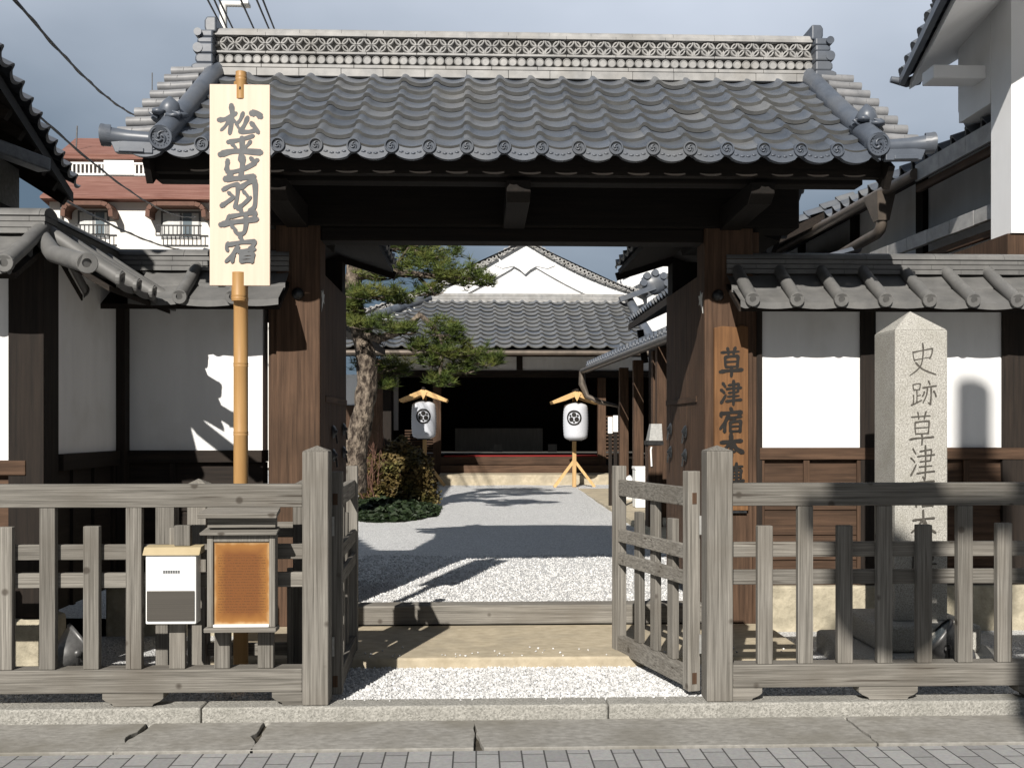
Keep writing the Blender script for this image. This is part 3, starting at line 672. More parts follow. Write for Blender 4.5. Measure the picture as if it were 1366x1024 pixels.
# rear control posts with small roofs over the doors' swing
for cx_ in ((PL0+PL1)/2, (PR0+PR1)/2):
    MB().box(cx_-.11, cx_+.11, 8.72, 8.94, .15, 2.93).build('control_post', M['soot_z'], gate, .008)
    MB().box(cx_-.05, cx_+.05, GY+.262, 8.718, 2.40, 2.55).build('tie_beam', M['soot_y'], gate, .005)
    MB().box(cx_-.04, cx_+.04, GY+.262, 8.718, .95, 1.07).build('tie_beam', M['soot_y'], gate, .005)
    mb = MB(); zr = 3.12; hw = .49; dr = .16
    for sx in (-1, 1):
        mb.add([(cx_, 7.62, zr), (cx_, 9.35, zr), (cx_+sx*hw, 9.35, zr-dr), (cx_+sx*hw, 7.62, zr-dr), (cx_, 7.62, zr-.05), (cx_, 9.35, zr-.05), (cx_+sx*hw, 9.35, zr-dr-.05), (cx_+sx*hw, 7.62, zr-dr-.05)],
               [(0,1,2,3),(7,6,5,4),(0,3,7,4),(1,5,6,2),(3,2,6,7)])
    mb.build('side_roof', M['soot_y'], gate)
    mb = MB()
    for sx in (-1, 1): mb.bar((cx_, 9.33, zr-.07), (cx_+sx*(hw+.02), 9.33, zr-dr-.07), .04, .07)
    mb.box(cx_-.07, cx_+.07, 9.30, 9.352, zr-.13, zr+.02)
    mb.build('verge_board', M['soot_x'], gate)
    mb = MB()
    for sx in (-1, 1):
        U_ = Vector((0, 1, 0)); V_ = Vector((-sx*hw, 0, dr)).normalized()
        pantiles(mb, (cx_+sx*(hw+.03), 7.62, zr-dr+.02), U_, V_, 1.73, math.hypot(hw, dr)+.02, .23, .19, .7)
    mb.build('side_roof_tile', [M['tile'], M['tile_lip'], M['tile_b'], M['tile_c']], gate, fix=False)
# door leaves, swung inwards
for sx, xf in ((-1, GX0), (1, GX1)):
    xa, xb = (xf+.0, xf+.055) if sx > 0 else (xf-.055, xf)
    y0, y1 = GY+.262, 8.70
    mb = MB(); nb = 6
    for k in range(nb):
        mb.box(xa+.008, xb-.008, y0+(y1-y0)*k/nb+.001, y0+(y1-y0)*(k+1)/nb-.001, .30, 2.62)
    d = mb.build('door', M['brown_z'], gate, .003)
    xs_ = xb-.008 if sx < 0 else xa+.008
    xo = (xs_, xs_+.01) if sx < 0 else (xs_-.01, xs_)
    for z in (.98, 1.72): MB().box(xo[0], xo[1], y0+.02, y1-.02, z-.022, z+.022).build('ledge', M['brown_y'], d, .002)
    for yy, zz in ((7.85,1.48),(7.85,1.30),(8.45,1.50),(8.45,1.31)):
        mb = MB(); q = xo[1] if sx < 0 else xo[0]; g = 1 if sx < 0 else -1
        mb.lathe([(.001,.028),(.012,.026),(.016,.018),(.03,.016),(.046,.006),(.05,0)], (0,0,0), 14, 'x')
        mb.v = [(q + g*v[0]*1.2, yy+v[1], zz+v[2]) for v in mb.v]
        mb.bar((q+g*.02, yy, zz-.02), (q+g*.03, yy, zz-.09), .012, .012)
        mb.build('door_knob', M['iron'], d)
for x in ((PL0+PL1)/2, ax(957.5, GY)):   # round nail covers on the pillars
    mb = MB(); c = (x, GY, az(393, GY)); mb.lathe([(.042,0),(.042,-.008),(.038,-.02),(.02,-.034),(.001,-.038)], c, 18, 'y'); mb.build('nail_cover', M['iron'], gate)
for xf, sx in ((GX0, 1), (GX1, -1)):     # pale strap fitting on the pillar's inner face
    mb = MB(); zz = az(393, GY); pr = [(GY+.05, zz-.12), (GY+.07, zz-.02), (GY+.05, zz+.03), (GY+.09, zz+.02), (GY+.12, zz+.05), (GY+.14, zz+.015), (GY+.19, zz+.02), (GY+.16, zz-.02), (GY+.18, zz-.05), (GY+.13, zz-.04)]
    mb.prism(pr, 'x', xf, xf+sx*.004); mb.build('strap_fitting', M['oldmetal'], gate)
# main roof
EY, EZ = 6.16, az(198, 6.16); RY, RZ = 7.40, az(104, 7.40)
REY = 8.84
p = (ax(1118,6.13)-ax(268,6.13))/17
fx0 = ax(268,6.13) - .86*p; fx0 -= p                       # field starts one tile further left
VX0, VX1 = ax(219, 6.2), ax(1166, 6.2)                      # verge rolls
V = Vector((0, RY-EY, RZ-EZ)); S = V.length; V.normalize()
fl = VX1 - fx0 + .02
mb = MB(); pantiles(mb, (fx0, EY, EZ), (1,0,0), V, fl, S, p, .187, .62)
Vb = Vector((0, -(REY-7.6), RZ-EZ)).normalized()
pantiles(mb, (fx0, REY, EZ), (1,0,0), Vb, fl, S, p, .187)
tiles = mb.build('roof_tile', [M['tile'], M['tile_lip'], M['tile_b'], M['tile_c']], gate, fix=False)
# edge faces under the lips: eave plates + round caps
mb = MB(); n = int(fl/p*12)
for i in range(n):
    ua, ub = i*fl/n, (i+1)*fl/n
    ha, hb = prof(ua/p,.62)+.012, prof(ub/p,.62)+.012
    da, db = .062+.1*max(0,-prof(ua/p)), .062+.1*max(0,-prof(ub/p))
    xa, xb = fx0+ua, fx0+ub
    mb.add([(xa,EY-.012,EZ+ha-da),(xb,EY-.012,EZ+hb-db),(xb,EY-.012,EZ+hb),(xa,EY-.012,EZ+ha),(xa,EY+.03,EZ+ha-da),(xb,EY+.03,EZ+hb-db)], [(0,1,2,3),(0,4,5,1)])
for k in range(19):
    cx_ = fx0 + (k+.86)*p
    if cx_ < VX0+.09 or cx_ > VX1-.09: continue
    disc(mb, Vector((cx_, EY-.022, EZ+.006)), (0,-1,-.12), .043)
    # rim plate relief
for k in range(19):
    u = (k+.36)*p
    for s_ in (-.3,-.1,.1,.3): mb.blob((fx0+u+s_*p*.8, EY-.012, EZ-.042+.03*abs(s_)*1.5), (.016,.006,.008), 1, 0)
mb.build('eave_tile', M['tile'], gate, fix=False)
# roof boarding and barge boards
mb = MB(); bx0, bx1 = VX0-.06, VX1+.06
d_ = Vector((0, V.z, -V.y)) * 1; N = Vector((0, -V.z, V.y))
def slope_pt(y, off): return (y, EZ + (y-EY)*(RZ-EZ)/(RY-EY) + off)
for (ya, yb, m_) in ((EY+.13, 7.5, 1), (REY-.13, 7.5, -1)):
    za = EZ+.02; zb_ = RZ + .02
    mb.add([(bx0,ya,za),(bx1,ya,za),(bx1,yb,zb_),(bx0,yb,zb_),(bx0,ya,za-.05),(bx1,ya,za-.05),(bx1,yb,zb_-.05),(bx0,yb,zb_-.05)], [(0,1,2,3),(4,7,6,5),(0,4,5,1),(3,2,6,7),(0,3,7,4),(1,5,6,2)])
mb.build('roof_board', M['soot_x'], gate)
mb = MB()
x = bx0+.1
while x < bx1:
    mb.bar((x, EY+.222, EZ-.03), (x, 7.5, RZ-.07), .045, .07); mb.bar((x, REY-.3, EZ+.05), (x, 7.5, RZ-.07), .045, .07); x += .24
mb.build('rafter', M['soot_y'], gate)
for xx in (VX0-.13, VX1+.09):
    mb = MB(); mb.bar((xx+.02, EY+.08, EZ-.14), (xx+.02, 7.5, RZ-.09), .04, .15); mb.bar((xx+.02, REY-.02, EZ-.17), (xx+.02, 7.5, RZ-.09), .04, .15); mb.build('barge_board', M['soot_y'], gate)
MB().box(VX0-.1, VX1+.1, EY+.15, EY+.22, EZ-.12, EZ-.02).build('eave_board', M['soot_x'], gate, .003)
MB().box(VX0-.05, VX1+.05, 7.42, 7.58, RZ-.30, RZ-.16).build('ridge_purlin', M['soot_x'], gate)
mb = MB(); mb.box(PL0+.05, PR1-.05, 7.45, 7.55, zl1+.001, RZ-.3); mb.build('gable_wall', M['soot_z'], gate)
# verge rolls, cross-laid end tiles, corner horns, ornaments
for sx, vx in ((-1, VX0), (1, VX1)):
    mb = MB(); 
    pts = [(vx + sx*.012*(1-t)*0 , EY-.02+(RY-EY+.06)*t, EZ+.045+(RZ-EZ)*t + .05*t*(1-t)*-1) for t in [k/9 for k in range(10)]]
    mb.tube(pts, [.070 if k == 0 else .066 for k in range(10)], 18)
    vr = mb.build('verge_roll', M['tile'], gate)
    mb = MB(); disc(mb, Vector((vx, EY-.035, EZ+.038)), (0,-1,-.15), .071, nn=28); mb.build('end_disc', M['tile'], vr, fix=False)
    mb = MB(); nb = 8
    for j in range(nb):
        t = (j+.55)/nb; y = EY + (RY-EY)*t; z = EZ + .045 + (RZ-EZ)*t
        x0_, x1_ = vx+sx*.05, vx + sx*(.285 + .0*j)
        mb.tube([(x0_, y, z+.005), ((x0_+x1_)/2, y, z-.004), (x1_, y, z-.008)], [.034,.034,.035], 14)
        mb.box(min(x1_-sx*.09, x1_-sx*.086), max(x1_-sx*.09, x1_-sx*.086), y-.036, y-.031, z-.006, z+.014)
    mb.build('cross_tile', M['tile_mid'], gate)
    mb = MB()
    for j in range(nb):
        t = (j+.55)/nb; y = EY + (RY-EY)*t; z = EZ + .045 + (RZ-EZ)*t
        mb.tube([(vx+sx*.05, 15-y, z), (vx+sx*.285, 15-y, z-.012)], .034, 10)
    mb.build('rear_cross_tile', M['tile_mid'], gate)
    mb = MB(); mb.bar((vx+sx*.15, EY+.03, EZ-.02), (vx+sx*.15, RY, RZ-.02), .2, .05); mb.bar((vx+sx*.15, REY-.03, EZ-.02), (vx+sx*.15, 7.6, RZ-.02), .2, .05); mb.build('verge_plate', M['tile'], gate)
    mb = MB(); y = EY+.02
    mb.tube([(vx+sx*.05, y, EZ+.035), (vx+sx*.2, y, EZ+.045), (vx+sx*.30, y-.01, EZ+.052), (vx+sx*.345, y-.015, EZ+.058), (vx+sx*.352, y-.015, EZ+.058)], [.044,.046,.052,.064,.067], 18)
    hn = mb.build('corner_horn', M['tile'], gate)
    mb = MB(); disc(mb, Vector((vx+sx*.355, y-.015, EZ+.058)), (sx,-.32,0), .064, nn=28); mb.build('end_disc', M['tile'], hn, fix=False)
    mb = MB(); mb.prism([(vx+sx*.05, EZ-.055), (vx+sx*.27, EZ-.05), (vx+sx*.30, EZ+.02), (vx+sx*.05, EZ+.012)], 'y', EY-.02, EY+.03)
    mb.prism([(vx+sx*.10, EZ-.05), (vx+sx*.25, EZ-.046), (vx+sx*.24, EZ-.02), (vx+sx*.10, EZ-.025)], 'y', EY-.028, EY-.018)
    mb.build('corner_plate', M['tile'], gate, .004)
    # peach-shaped ornament sitting on the roll
    mb = MB(); oy, oz = EY+.22, EZ+.285; ox = vx + sx*.02
    mb.blob((ox, oy+.02, oz-.065), (.085,.10,.045), 2, .35, 3, 1)
    pts = [(ox - sx*.0, oy, oz-.05), (ox, oy-.005, oz-.01), (ox+.005, oy, oz+.035), (ox+.0, oy, oz+.075)]
    mb.tube(pts, [.055,.068,.05,.008], 14)
    for k in range(5):
        a = k*2*PI/5+.3; mb.blob((ox+.075*math.cos(a), oy-.03+.06*math.sin(a), oz-.055+.015*math.sin(a*2)), (.042,.034,.02), 2, .5, 4, k)
        mb.tube([(ox+.06*math.cos(a), oy-.05, oz-.07), (ox+.10*math.cos(a+.4), oy-.06, oz-.045), (ox+.07*math.cos(a+.9), oy-.05, oz-.03)], [.014,.012,.005], 6)
    mb.build('peach_ornament', M['tile'], gate)
# ridge
RX0, RX1 = ax(287, 7.4), ax(1084, 7.4)
rc = 7.5; z = RZ - .015
mb = MB(); noshi(mb, RX0+.0, RX1, rc, .125, z, 1, .062, .30); noshi(mb, RX0, RX1, rc, .112, z+.064, 1, .030, .33)
z1 = z+.094
mb.box(RX0, RX1, rc-.06, rc+.06, z1, z1+.20)
rd = mb.build('ridge', M['tile_light'], gate, .003)
mb = MB(); x = RX0+.035
while x < RX1-.02:
    mb.lathe([(.031,.0),(.031,-.04),(.027,-.044),(.022,-.040),(.001,-.040)], (x, rc-.062, z1+.034), 16, 'y', False); x += .0655
mb.build('ridge_disc', M['tile_light'], rd)
mb = MB(); noshi(mb, RX0, RX1, rc, .112, z1+.069, 1, .022, .36); z2 = z1+.092
def arc(mb, cx, cz, r, a0, a1, y, wd=.012, dp=.035, n=9):
    vs = []; fs = []
    for k in range(n+1):
        a = a0+(a1-a0)*k/n; c_, s_ = math.cos(a), math.sin(a)
        for rr in (r-wd/2, r+wd/2): vs += [(cx+rr*c_, y, cz+rr*s_), (cx+rr*c_, y+dp, cz+rr*s_)]
    for k in range(n):
        o = k*4; fs += [(o, o+2, o+6, o+4), (o, o+4, o+5, o+1), (o+2, o+3, o+7, o+6)]
    mb.add(vs, fs, True)
mb.build('ridge_course', M['tile_light'], rd, .003)
mb = MB(); hh = .106; pw = .1085; x = RX0+.03; k = 0
while x < RX1-.02:
    arc(mb, x, z2+.001, .0505, 0, PI, rc-.100, .0105, n=10); arc(mb, x, z2+hh-.001, .0505, PI, 2*PI, rc-.100, .0105, n=10)
    arc(mb, x+pw/2, z2+hh/2, .0475, 0, 2*PI, rc-.0965, .0105, n=20)
    x += pw; k += 1
mb.build('openwork_ring', M['tile_light'], rd, fix=False)
mb = MB(); mb.box(RX0+.01, RX1-.01, rc-.058, rc+.058, z1+.201, z2+hh); mb.build('ridge_core', M['black'], rd)
mb = MB(); noshi(mb, RX0, RX1, rc, .112, z2+hh, 1, .026, .36); z3 = z2+hh+.026
x = RX0
while x < RX1:
    b = min(x+.30, RX1); vs = []; m_ = 10
    for xx in (x+.001, b-.001):
        for k in range(m_+1):
            a = PI*k/m_; vs.append((xx, rc-.105*math.cos(a), z3+.052*math.sin(a)))
    mb.add(vs, [(k, k+1, m_+2+k, m_+1+k) for k in range(m_)], True); mb.add(vs, [tuple(range(m_+1))[::-1], tuple(range(m_+1, 2*m_+2))]); x += .30
mb.build('ridge_cap', M['tile_light'], rd, fix=False)
for sx, rx in ((-1, RX0), (1, RX1)):
    mb = MB(); 
    def lump(xo, w_, z0_, z1_, d):
        pr = [(rx+sx*xo, z0_), (rx+sx*(xo+w_*.9), z0_), (rx+sx*(xo+w_), z0_+(z1_-z0_)*.3), (rx+sx*(xo+w_), z0_+(z1_-z0_)*.75), (rx+sx*(xo+w_*.8), z1_), (rx+sx*xo, z1_)]
        mb.prism(pr, 'y', rc-d, rc+d)
    zb0 = RZ-.02
    lump(-.01, .155, zb0+.015, zb0+.07, .20); lump(-.005, .125, zb0+.071, zb0+.14, .19); lump(-.005, .14, zb0+.141, zb0+.215, .19)
    lump(-.0, .11, zb0+.216, zb0+.262, .175); lump(-.0, .125, zb0+.263, zb0+.315, .17); lump(-.015, .085, zb0+.316, zb0+.425, .13)
    for zz, rr in ((zb0+.178, .035), (zb0+.289, .028), (zb0+.04, .024)):
        mb.tube([(rx+sx*.1, rc-.195, zz), (rx+sx*.1, rc+.195, zz)], rr, 12)
    mb.build('ridge_end_tile', M['tile'], gate, .012)
# carved name plate on the right pillar
nx0, nx1 = ax(951.5, GY), ax(996.5, GY); nz1, nz0 = az(434, GY), az(681, GY)
npl = thing('name_plate', 'ochre vertical wooden name plate with black brush characters, fixed on right gate pillar', 'name plate', ((nx0+nx1)/2, GY-.02, nz0))
pr = [(nx0, nz0), (nx1, nz0), (nx1, nz1-.006), (nx1-.05, nz1+.004), (nx1-.09, nz1-.01), (nx0+.06, nz1-.002), (nx0, nz1-.014)]
MB().prism(pr, 'y', GY-.036, GY-.001).build('board', M['nameboard'], npl, .004)
MB().box(nx0+.02, nx1-.01, GY-.03, GY-.001, nz0-.018, nz0-.003).build('support_bracket', M['iron'], npl)
def tf_n(u, v): return nx0+(u-160)/138*(nx1-nx0), nz1-(v-198)/(966-198)*(nz1-nz0)
GL = {}
GL['kusa'] = [([(.08,.17),(.45,.15),(.85,.13)],.10), ([(.34,.02),(.37,.12),(.38,.24)],.11), ([(.68,.0),(.63,.12),(.60,.24)],.11), ([(.24,.32),(.23,.5),(.26,.70)],.10), ([(.24,.33),(.5,.30),(.80,.29),(.79,.5),(.76,.68)],.11,.9), ([(.26,.50),(.5,.49),(.75,.48)],.08), ([(.26,.68),(.5,.67),(.75,.66)],.09), ([(.02,.85),(.3,.81),(.6,.80),(.98,.77)],.13,.9), ([(.50,.68),(.52,.85),(.50,1.02)],.12)]
GL['tsu'] = [([(.12,.10),(.18,.18),(.24,.26)],.12), ([(.04,.38),(.12,.44),(.20,.52)],.12), ([(.04,.92),(.14,.78),(.26,.58)],.12,.4), ([(.40,.18),(.62,.15),(.86,.12),(.85,.28),(.82,.46)],.10,.8), ([(.30,.34),(.6,.31),(.98,.28)],.10,.9), ([(.40,.50),(.6,.48),(.84,.46)],.09), ([(.36,.66),(.6,.64),(.88,.62)],.09), ([(.28,.86),(.6,.82),(.98,.79)],.11,.9), ([(.62,.0),(.63,.5),(.61,1.02)],.12)]
GL['shuku'] = [([(.50,.0),(.54,.07),(.57,.14)],.13), ([(.10,.18),(.06,.27),(.09,.36)],.12), ([(.11,.22),(.5,.17),(.96,.14),(.91,.25),(.82,.33)],.12,.6), ([(.40,.30),(.22,.62),(.02,.88)],.13,.4), ([(.24,.58),(.24,.78),(.22,1.0)],.12,.8), ([(.42,.42),(.66,.38),(.98,.34)],.11), ([(.70,.40),(.62,.50),(.52,.58)],.09), ([(.48,.57),(.47,.78),(.49,.99)],.10,.9), ([(.48,.58),(.7,.55),(.94,.53),(.93,.75),(.90,.98)],.11,.9), ([(.50,.76),(.7,.75),(.90,.74)],.08), ([(.49,.97),(.7,.96),(.90,.95)],.09)]
GL['hon'] = [([(.08,.36),(.5,.31),(.95,.28)],.13,.9), ([(.50,.0),(.51,.5),(.49,1.0)],.14,.9), ([(.47,.34),(.28,.60),(.02,.80)],.12,.4), ([(.53,.34),(.72,.62),(1.0,.80)],.17,.8), ([(.34,.80),(.5,.78),(.68,.76)],.10)]
GL['jin'] = [([(.10,.12),(.10,.5),(.08,1.0)],.10,.9), ([(.10,.13),(.32,.09),(.22,.32),(.36,.52),(.18,.62)],.10,.6), ([(.42,.18),(.7,.15),(.98,.12)],.10), ([(.52,.30),(.52,.45),(.54,.62)],.09,.9), ([(.52,.31),(.72,.29),(.92,.28),(.90,.45),(.88,.62)],.10,.9), ([(.54,.46),(.7,.45),(.88,.44)],.07), ([(.54,.61),(.7,.60),(.88,.59)],.08), ([(.40,.80),(.7,.77),(1.02,.74)],.11,.9), ([(.70,.0),(.71,.5),(.70,1.04)],.11,.9)]
GL['shi'] = [([(.14,.26),(.15,.40),(.20,.55)],.08,.9), ([(.14,.28),(.5,.22),(.86,.16),(.84,.32),(.76,.48)],.09,.8), ([(.20,.52),(.5,.47),(.78,.43)],.07), ([(.50,.0),(.52,.25),(.46,.62),(.30,.82),(.02,1.0)],.10,.4), ([(.24,.60),(.5,.80),(.98,.96)],.12,.7)]
GL['seki'] = [([(.10,.16),(.10,.26),(.14,.38)],.07,.9), ([(.10,.16),(.25,.13),(.38,.12),(.37,.24),(.34,.35)],.07,.9), ([(.14,.36),(.25,.35),(.34,.34)],.06), ([(.24,.36),(.25,.6),(.24,.84)],.07,.9), ([(.26,.58),(.33,.57),(.40,.55)],.06), ([(.11,.55),(.12,.7),(.10,.88)],.07,.9), ([(.02,.94),(.2,.86),(.44,.74)],.08,.5), ([(.70,.02),(.73,.09),(.76,.16)],.09), ([(.48,.28),(.72,.24),(1.0,.20)],.09,.9), ([(.66,.28),(.62,.55),(.48,.86)],.08,.4), ([(.80,.27),(.80,.6),(.77,.90),(.68,.84)],.09,.4), ([(.54,.42),(.51,.52),(.46,.60)],.08), ([(.90,.40),(.96,.50),(1.0,.62)],.10)]
def glyph(key, x, y, w_, h_, wk=1.0):
    return [([(x+a*w_, y+b*h_) for a, b in st[0]], st[1]*w_*wk) + tuple(st[2:]) for st in GL[key]]
ST = glyph('kusa',182,290,92,118,1.15)+glyph('tsu',184,428,86,98,1.15)+glyph('shuku',180,542,92,98,1.15)+glyph('hon',180,650,94,92,1.15)+glyph('jin',184,770,92,96,1.1)
mb = MB(); brush(mb, ST, tf_n, GY-.036, .0016, 1.22); mb.build('lettering', M['ink'], npl, fix=False)
# ------------------------------------------------------------------ plastered walls with tiled coping
def coping(root, A, B, zr, hw, dr, sp, off=.2, ends=(1,1), nlay=3, mats=None, both=True, rollr=.044):
    """tiled coping from A to B (x, y); zr ridge base height, hw half width, dr drop to the eave"""
    A = Vector((*A, 0)); B = Vector((*B, 0)); U = (B-A).normalized(); Lw = (B-A).length; N = Vector((U.y, -U.x, 0))
    T = Matrix(((U.x, N.x, 0, A.x), (U.y, N.y, 0, A.y), (0,0,1,0), (0,0,0,1)))   # local: x along, y outwards (front), z up
    tl = MB(); tl.M = T; rl = MB(); rl.M = T; ec = MB(); ec.M = None
    for s in ((1, -1) if both else (1,)):
        x = off - sp
        while x < Lw:
            a, b = max(x, 0), min(x+sp, Lw)
            if b - a > .02:
                for j in range(2):      # two overlapping flat tiles up the slope
                    t0, t1 = j*.5, (j+1)*.5+.03
                    za, zb = zr-dr*(1-t0)+.012*(1), zr-dr*(1-t1)
                    ya, yb = s*(hw*(1-t0)+.05*(1-j)*.2), s*(.06+(hw-.06)*(1-t1) if t1 < 1 else .06)
                    q = .004*rnd.uniform(-1,1)
                    n = 6; vs = []
                    for k in range(n+1):
                        xx = a+.002+(b-a-.004)*k/n; sag = -.012*math.sin(PI*k/n)
                        vs += [(xx, ya, za+sag+q+.012), (xx, yb, zb+sag+q), (xx, ya, za+sag+q-.030)]
                    for k in range(n):
                        o = k*3; 
                    tl.add(vs, [(k*3, k*3+3, k*3+4, k*3+1) for k in range(n)], True)
                    tl.add(vs, [(k*3+2, k*3+5, k*3+3, k*3) for k in range(n)], False)
            x += sp
        x = off
        while x <= Lw+.01:
            p0 = (x, s*(hw+.03), zr-dr+.030); p1 = (x, s*.07, zr+.03)
            mid = ((x), s*(hw*.5+.05), (p0[2]+p1[2])/2-.004)
            rl.tube([p0, mid, p1], [rollr, rollr*.97, rollr*.94], 12)
            c = T @ Vector((x, s*(hw+.035), zr-dr+.030)); o = T.to_3x3() @ Vector((0, s, -.1))
            disc(ec, c, o, rollr*1.12, True, .02, 16)
            x += sp
    tl.build('coping_tile', mats or M['tile_wall'], root, fix=False); r_ = rl.build('coping_roll', mats or M['tile_wall'], root)
    ec.build('end_disc', mats or M['tile_wall'], r_, fix=False)
    nb = MB(); nb.M = T
    noshi(nb, 0, Lw, 0, .105, zr-.005, nlay, .036, .42); zt = zr-.005+nlay*.036
    x = 0
    while x < Lw:
        b = min(x+.5, Lw); vs = []; m_ = 8
        for xx in (x+.0012, b-.0012):
            for k in range(m_+1): vs.append((xx, -.10*math.cos(PI*k/m_), zt+.055*math.sin(PI*k/m_)))
        nb.add(vs, [(k, k+1, m_+2+k, m_+1+k) for k in range(m_)], True); nb.add(vs, [tuple(range(m_+1)), tuple(range(m_+1, 2*m_+2))]); x += .5
    nb.build('coping_ridge', mats or M['tile_wall'], root)
    ub = MB(); ub.M = T
    for s in (1, -1):
        ub.add([(0,s*(hw-.03),zr-dr-.012),(Lw,s*(hw-.03),zr-dr-.012),(Lw,0,zr-.03),(0,0,zr-.03),(0,s*(hw-.03),zr-dr-.045),(Lw,s*(hw-.03),zr-dr-.045),(Lw,0,zr-.065),(0,0,zr-.065)], [(0,1,2,3),(4,7,6,5),(0,4,5,1),(0,3,7,4),(1,5,6,2)])
    ub.build('eave_board', M['dark_x'], root)
def wall_body(root, A, B, zp0, zp1, zb0, zs0, front=.09, posts=(), boards=True, capw=.09, wd='brown', battens=(), panel=None):
    A = Vector((*A, 0)); B = Vector((*B, 0)); U = (B-A).normalized(); Lw = (B-A).length; N = Vector((U.y, -U.x, 0))
    T = Matrix(((U.x, N.x, 0, A.x), (U.y, N.y, 0, A.y), (0,0,1,0), (0,0,0,1)))
    ax_ = 'x' if abs(U.x) > .5 else 'y'
    def bx(nm, m, *a, bev=0):
        q = MB(); q.M = T; q.box(*a); return q.build(nm, m, root, bev)
    bx('plaster', M['plaster'], 0, Lw, -front, front, zp0, zp1)
    bx('sill_beam', M[wd+'_'+ax_], 0, Lw, -front-.025, front+.03, zp0-.085, zp0-.001, bev=.004)
    q = MB(); q.M = T; n = 5; za, zb = zb0, zp0-.086
    for k in range(n):
        z0, z1 = za+(zb-za)*k/n, za+(zb-za)*(k+1)/n
        q.hexa([(0,-front,z0+.001),(Lw,-front,z0+.001),(Lw,front-.015+.012,z0+.001),(0,front-.015+.012,z0+.001)], [(0,-front,z1-.001),(Lw,-front,z1-.001),(Lw,front-.015,z1-.001),(0,front-.015,z1-.001)])
    q.build('wall_boarding', M[wd+'_'+ax_], root)
    if battens:
        q = MB(); q.M = T
        for x, ww in battens: q.box(x-ww, x+ww, front-.002, front+.018, zb0+.0, zp0-.0865)
        q.build('batten', M[wd+'_z'], root, .003)
        bx('board_rail', M[wd+'_'+ax_], 0, Lw, front-.002, front+.014, zb0+.06, zb0+.12, bev=.003)
    bx('stone_base', M['rock'], -.0, Lw, -front-.06, front+.05, zs0-.12, zb0-.001, bev=.015)
    for x, ww in posts: bx('wall_post', M['dark_z'], x-ww, x+ww, -front-.012, front+.022, zb0, zp1-.001, bev=.004)
# right wall
WY = 7.33
wx0 = PR1+.05; wx1 = 4.6
wr = thing('plaster_wall', 'white plaster wall with brown boarding and tiled coping, right of gate behind stone pillar', 'wall', ((wx0+wx1)/2, WY, .1), 'plaster walls beside the gate')
zE = az(411, 6.85); zRb = az(364, 7.23)
def lx(p): return ax(p, WY-.09) - wx0
wall_body(wr, (wx0, WY), (wx1, WY), az(597, WY-.09), zRb-.05, az(782, WY-.09), .05, .09, posts=[(lx(1157), .055), (lx(1352), .09), (.0, .02)], battens=[(lx(1075), .022), (lx(1146),.02), (lx(1288), .022), (lx(1015), .022)])
a0 = ax(983, 6.9)
coping(wr, (a0, WY-.05), (wx1, WY-.05), zRb, .46, zRb-zE-.03, (ax(1301,6.8)-ax(1066,6.8))/4, ax(1003.5, 6.8)-a0)
# left wall: front stretch, return, back stretch
XW = ax(150, 7.33); YF = 6.05
wl = thing('plaster_wall', 'white plaster wall with dark boarding and tiled coping stepping forward, left of gate', 'wall', (XW, 7.0, .1), 'plaster walls beside the gate')
zpl = az(600, WY-.09)
wall_body(wl, (XW, WY), (PL0-.1, WY), zpl, zRb-.05, .42, .05, .09, posts=[(.02, .055)], battens=[(.45,.022),(.9,.022)], wd='dark')
wall_body(wl, (XW, YF), (XW, WY), zpl, zRb-.05, .42, .05, .09, posts=[], battens=[(.45,.022),(.9,.022)], wd='dark') if False else None
q = MB(); q.box(XW-.09, XW+.09, YF+.12, WY-.1, zpl, zRb-.05); q.build('plaster', M['plaster'], wl)
MB().box(XW-.11, XW+.12, YF+.12, WY-.1, zpl-.10, zpl-.001).build('sill_beam', M['dark_y'], wl, .004)
q = MB()
for k in range(5):
    z0, z1 = .42+(zpl-.52)*k/5, .42+(zpl-.52)*(k+1)/5; q.box(XW-.08, XW+.075, YF+.12, WY-.1, z0+.001, z1-.001)
q.build('wall_boarding', M['dark_y'], wl)
MB().box(XW+.06, XW+.15, WY-.19, WY-.085, .42, zRb-.06).build('corner_post', M['dark_z'], wl, .005)
q = MB()
for y in (6.4, 6.75, 7.1): q.box(XW+.074, XW+.095, y-.02, y+.02, .42, zpl-.102)
q.build('batten', M['dark_z'], wl)
wall_body(wl, (-5.5, YF), (XW-.0, YF), zpl-.03, zRb-.03, .42, .05, .09, posts=[(5.5+XW-.0, .10)], wd='brown')
MB().box(XW-.2, XW+.13, YF-.16, YF+.16, .02, .415).build('corner_stone', M['rock'], wl, .03)
zEl = az(366, YF-.55)
coping(wl, (-5.5, YF), (XW+.10, YF), zRb+.02, .50, zRb-zEl, .345, 5.5+XW-.62)
coping(wl, (XW, YF-.0), (XW, WY-.05), zRb+.02, .46, zRb-zE-.02, .30, .02) 
coping(wl, (XW+.04, WY-.05), (ax(386, 7.2), WY-.05), zRb, .46, zRb-zE-.03, .345, ax(243,6.85)-XW-.04)
# hip roll at the outer corner
MB().tube([(XW+.50, YF-.53, zEl+.05), (XW+.2, YF-.22, zRb-.12), (XW+.05, YF-.05, zRb+.02)], [.052,.05,.048], 14).build('hip_roll', M['tile_wall'], wl)
q = MB(); disc(q, Vector((XW+.505, YF-.54, zEl+.05)), (.35,-1,-.1), .056, True, .02, 18); q.build('hip_disc', M['tile_wall'], wl, fix=False)

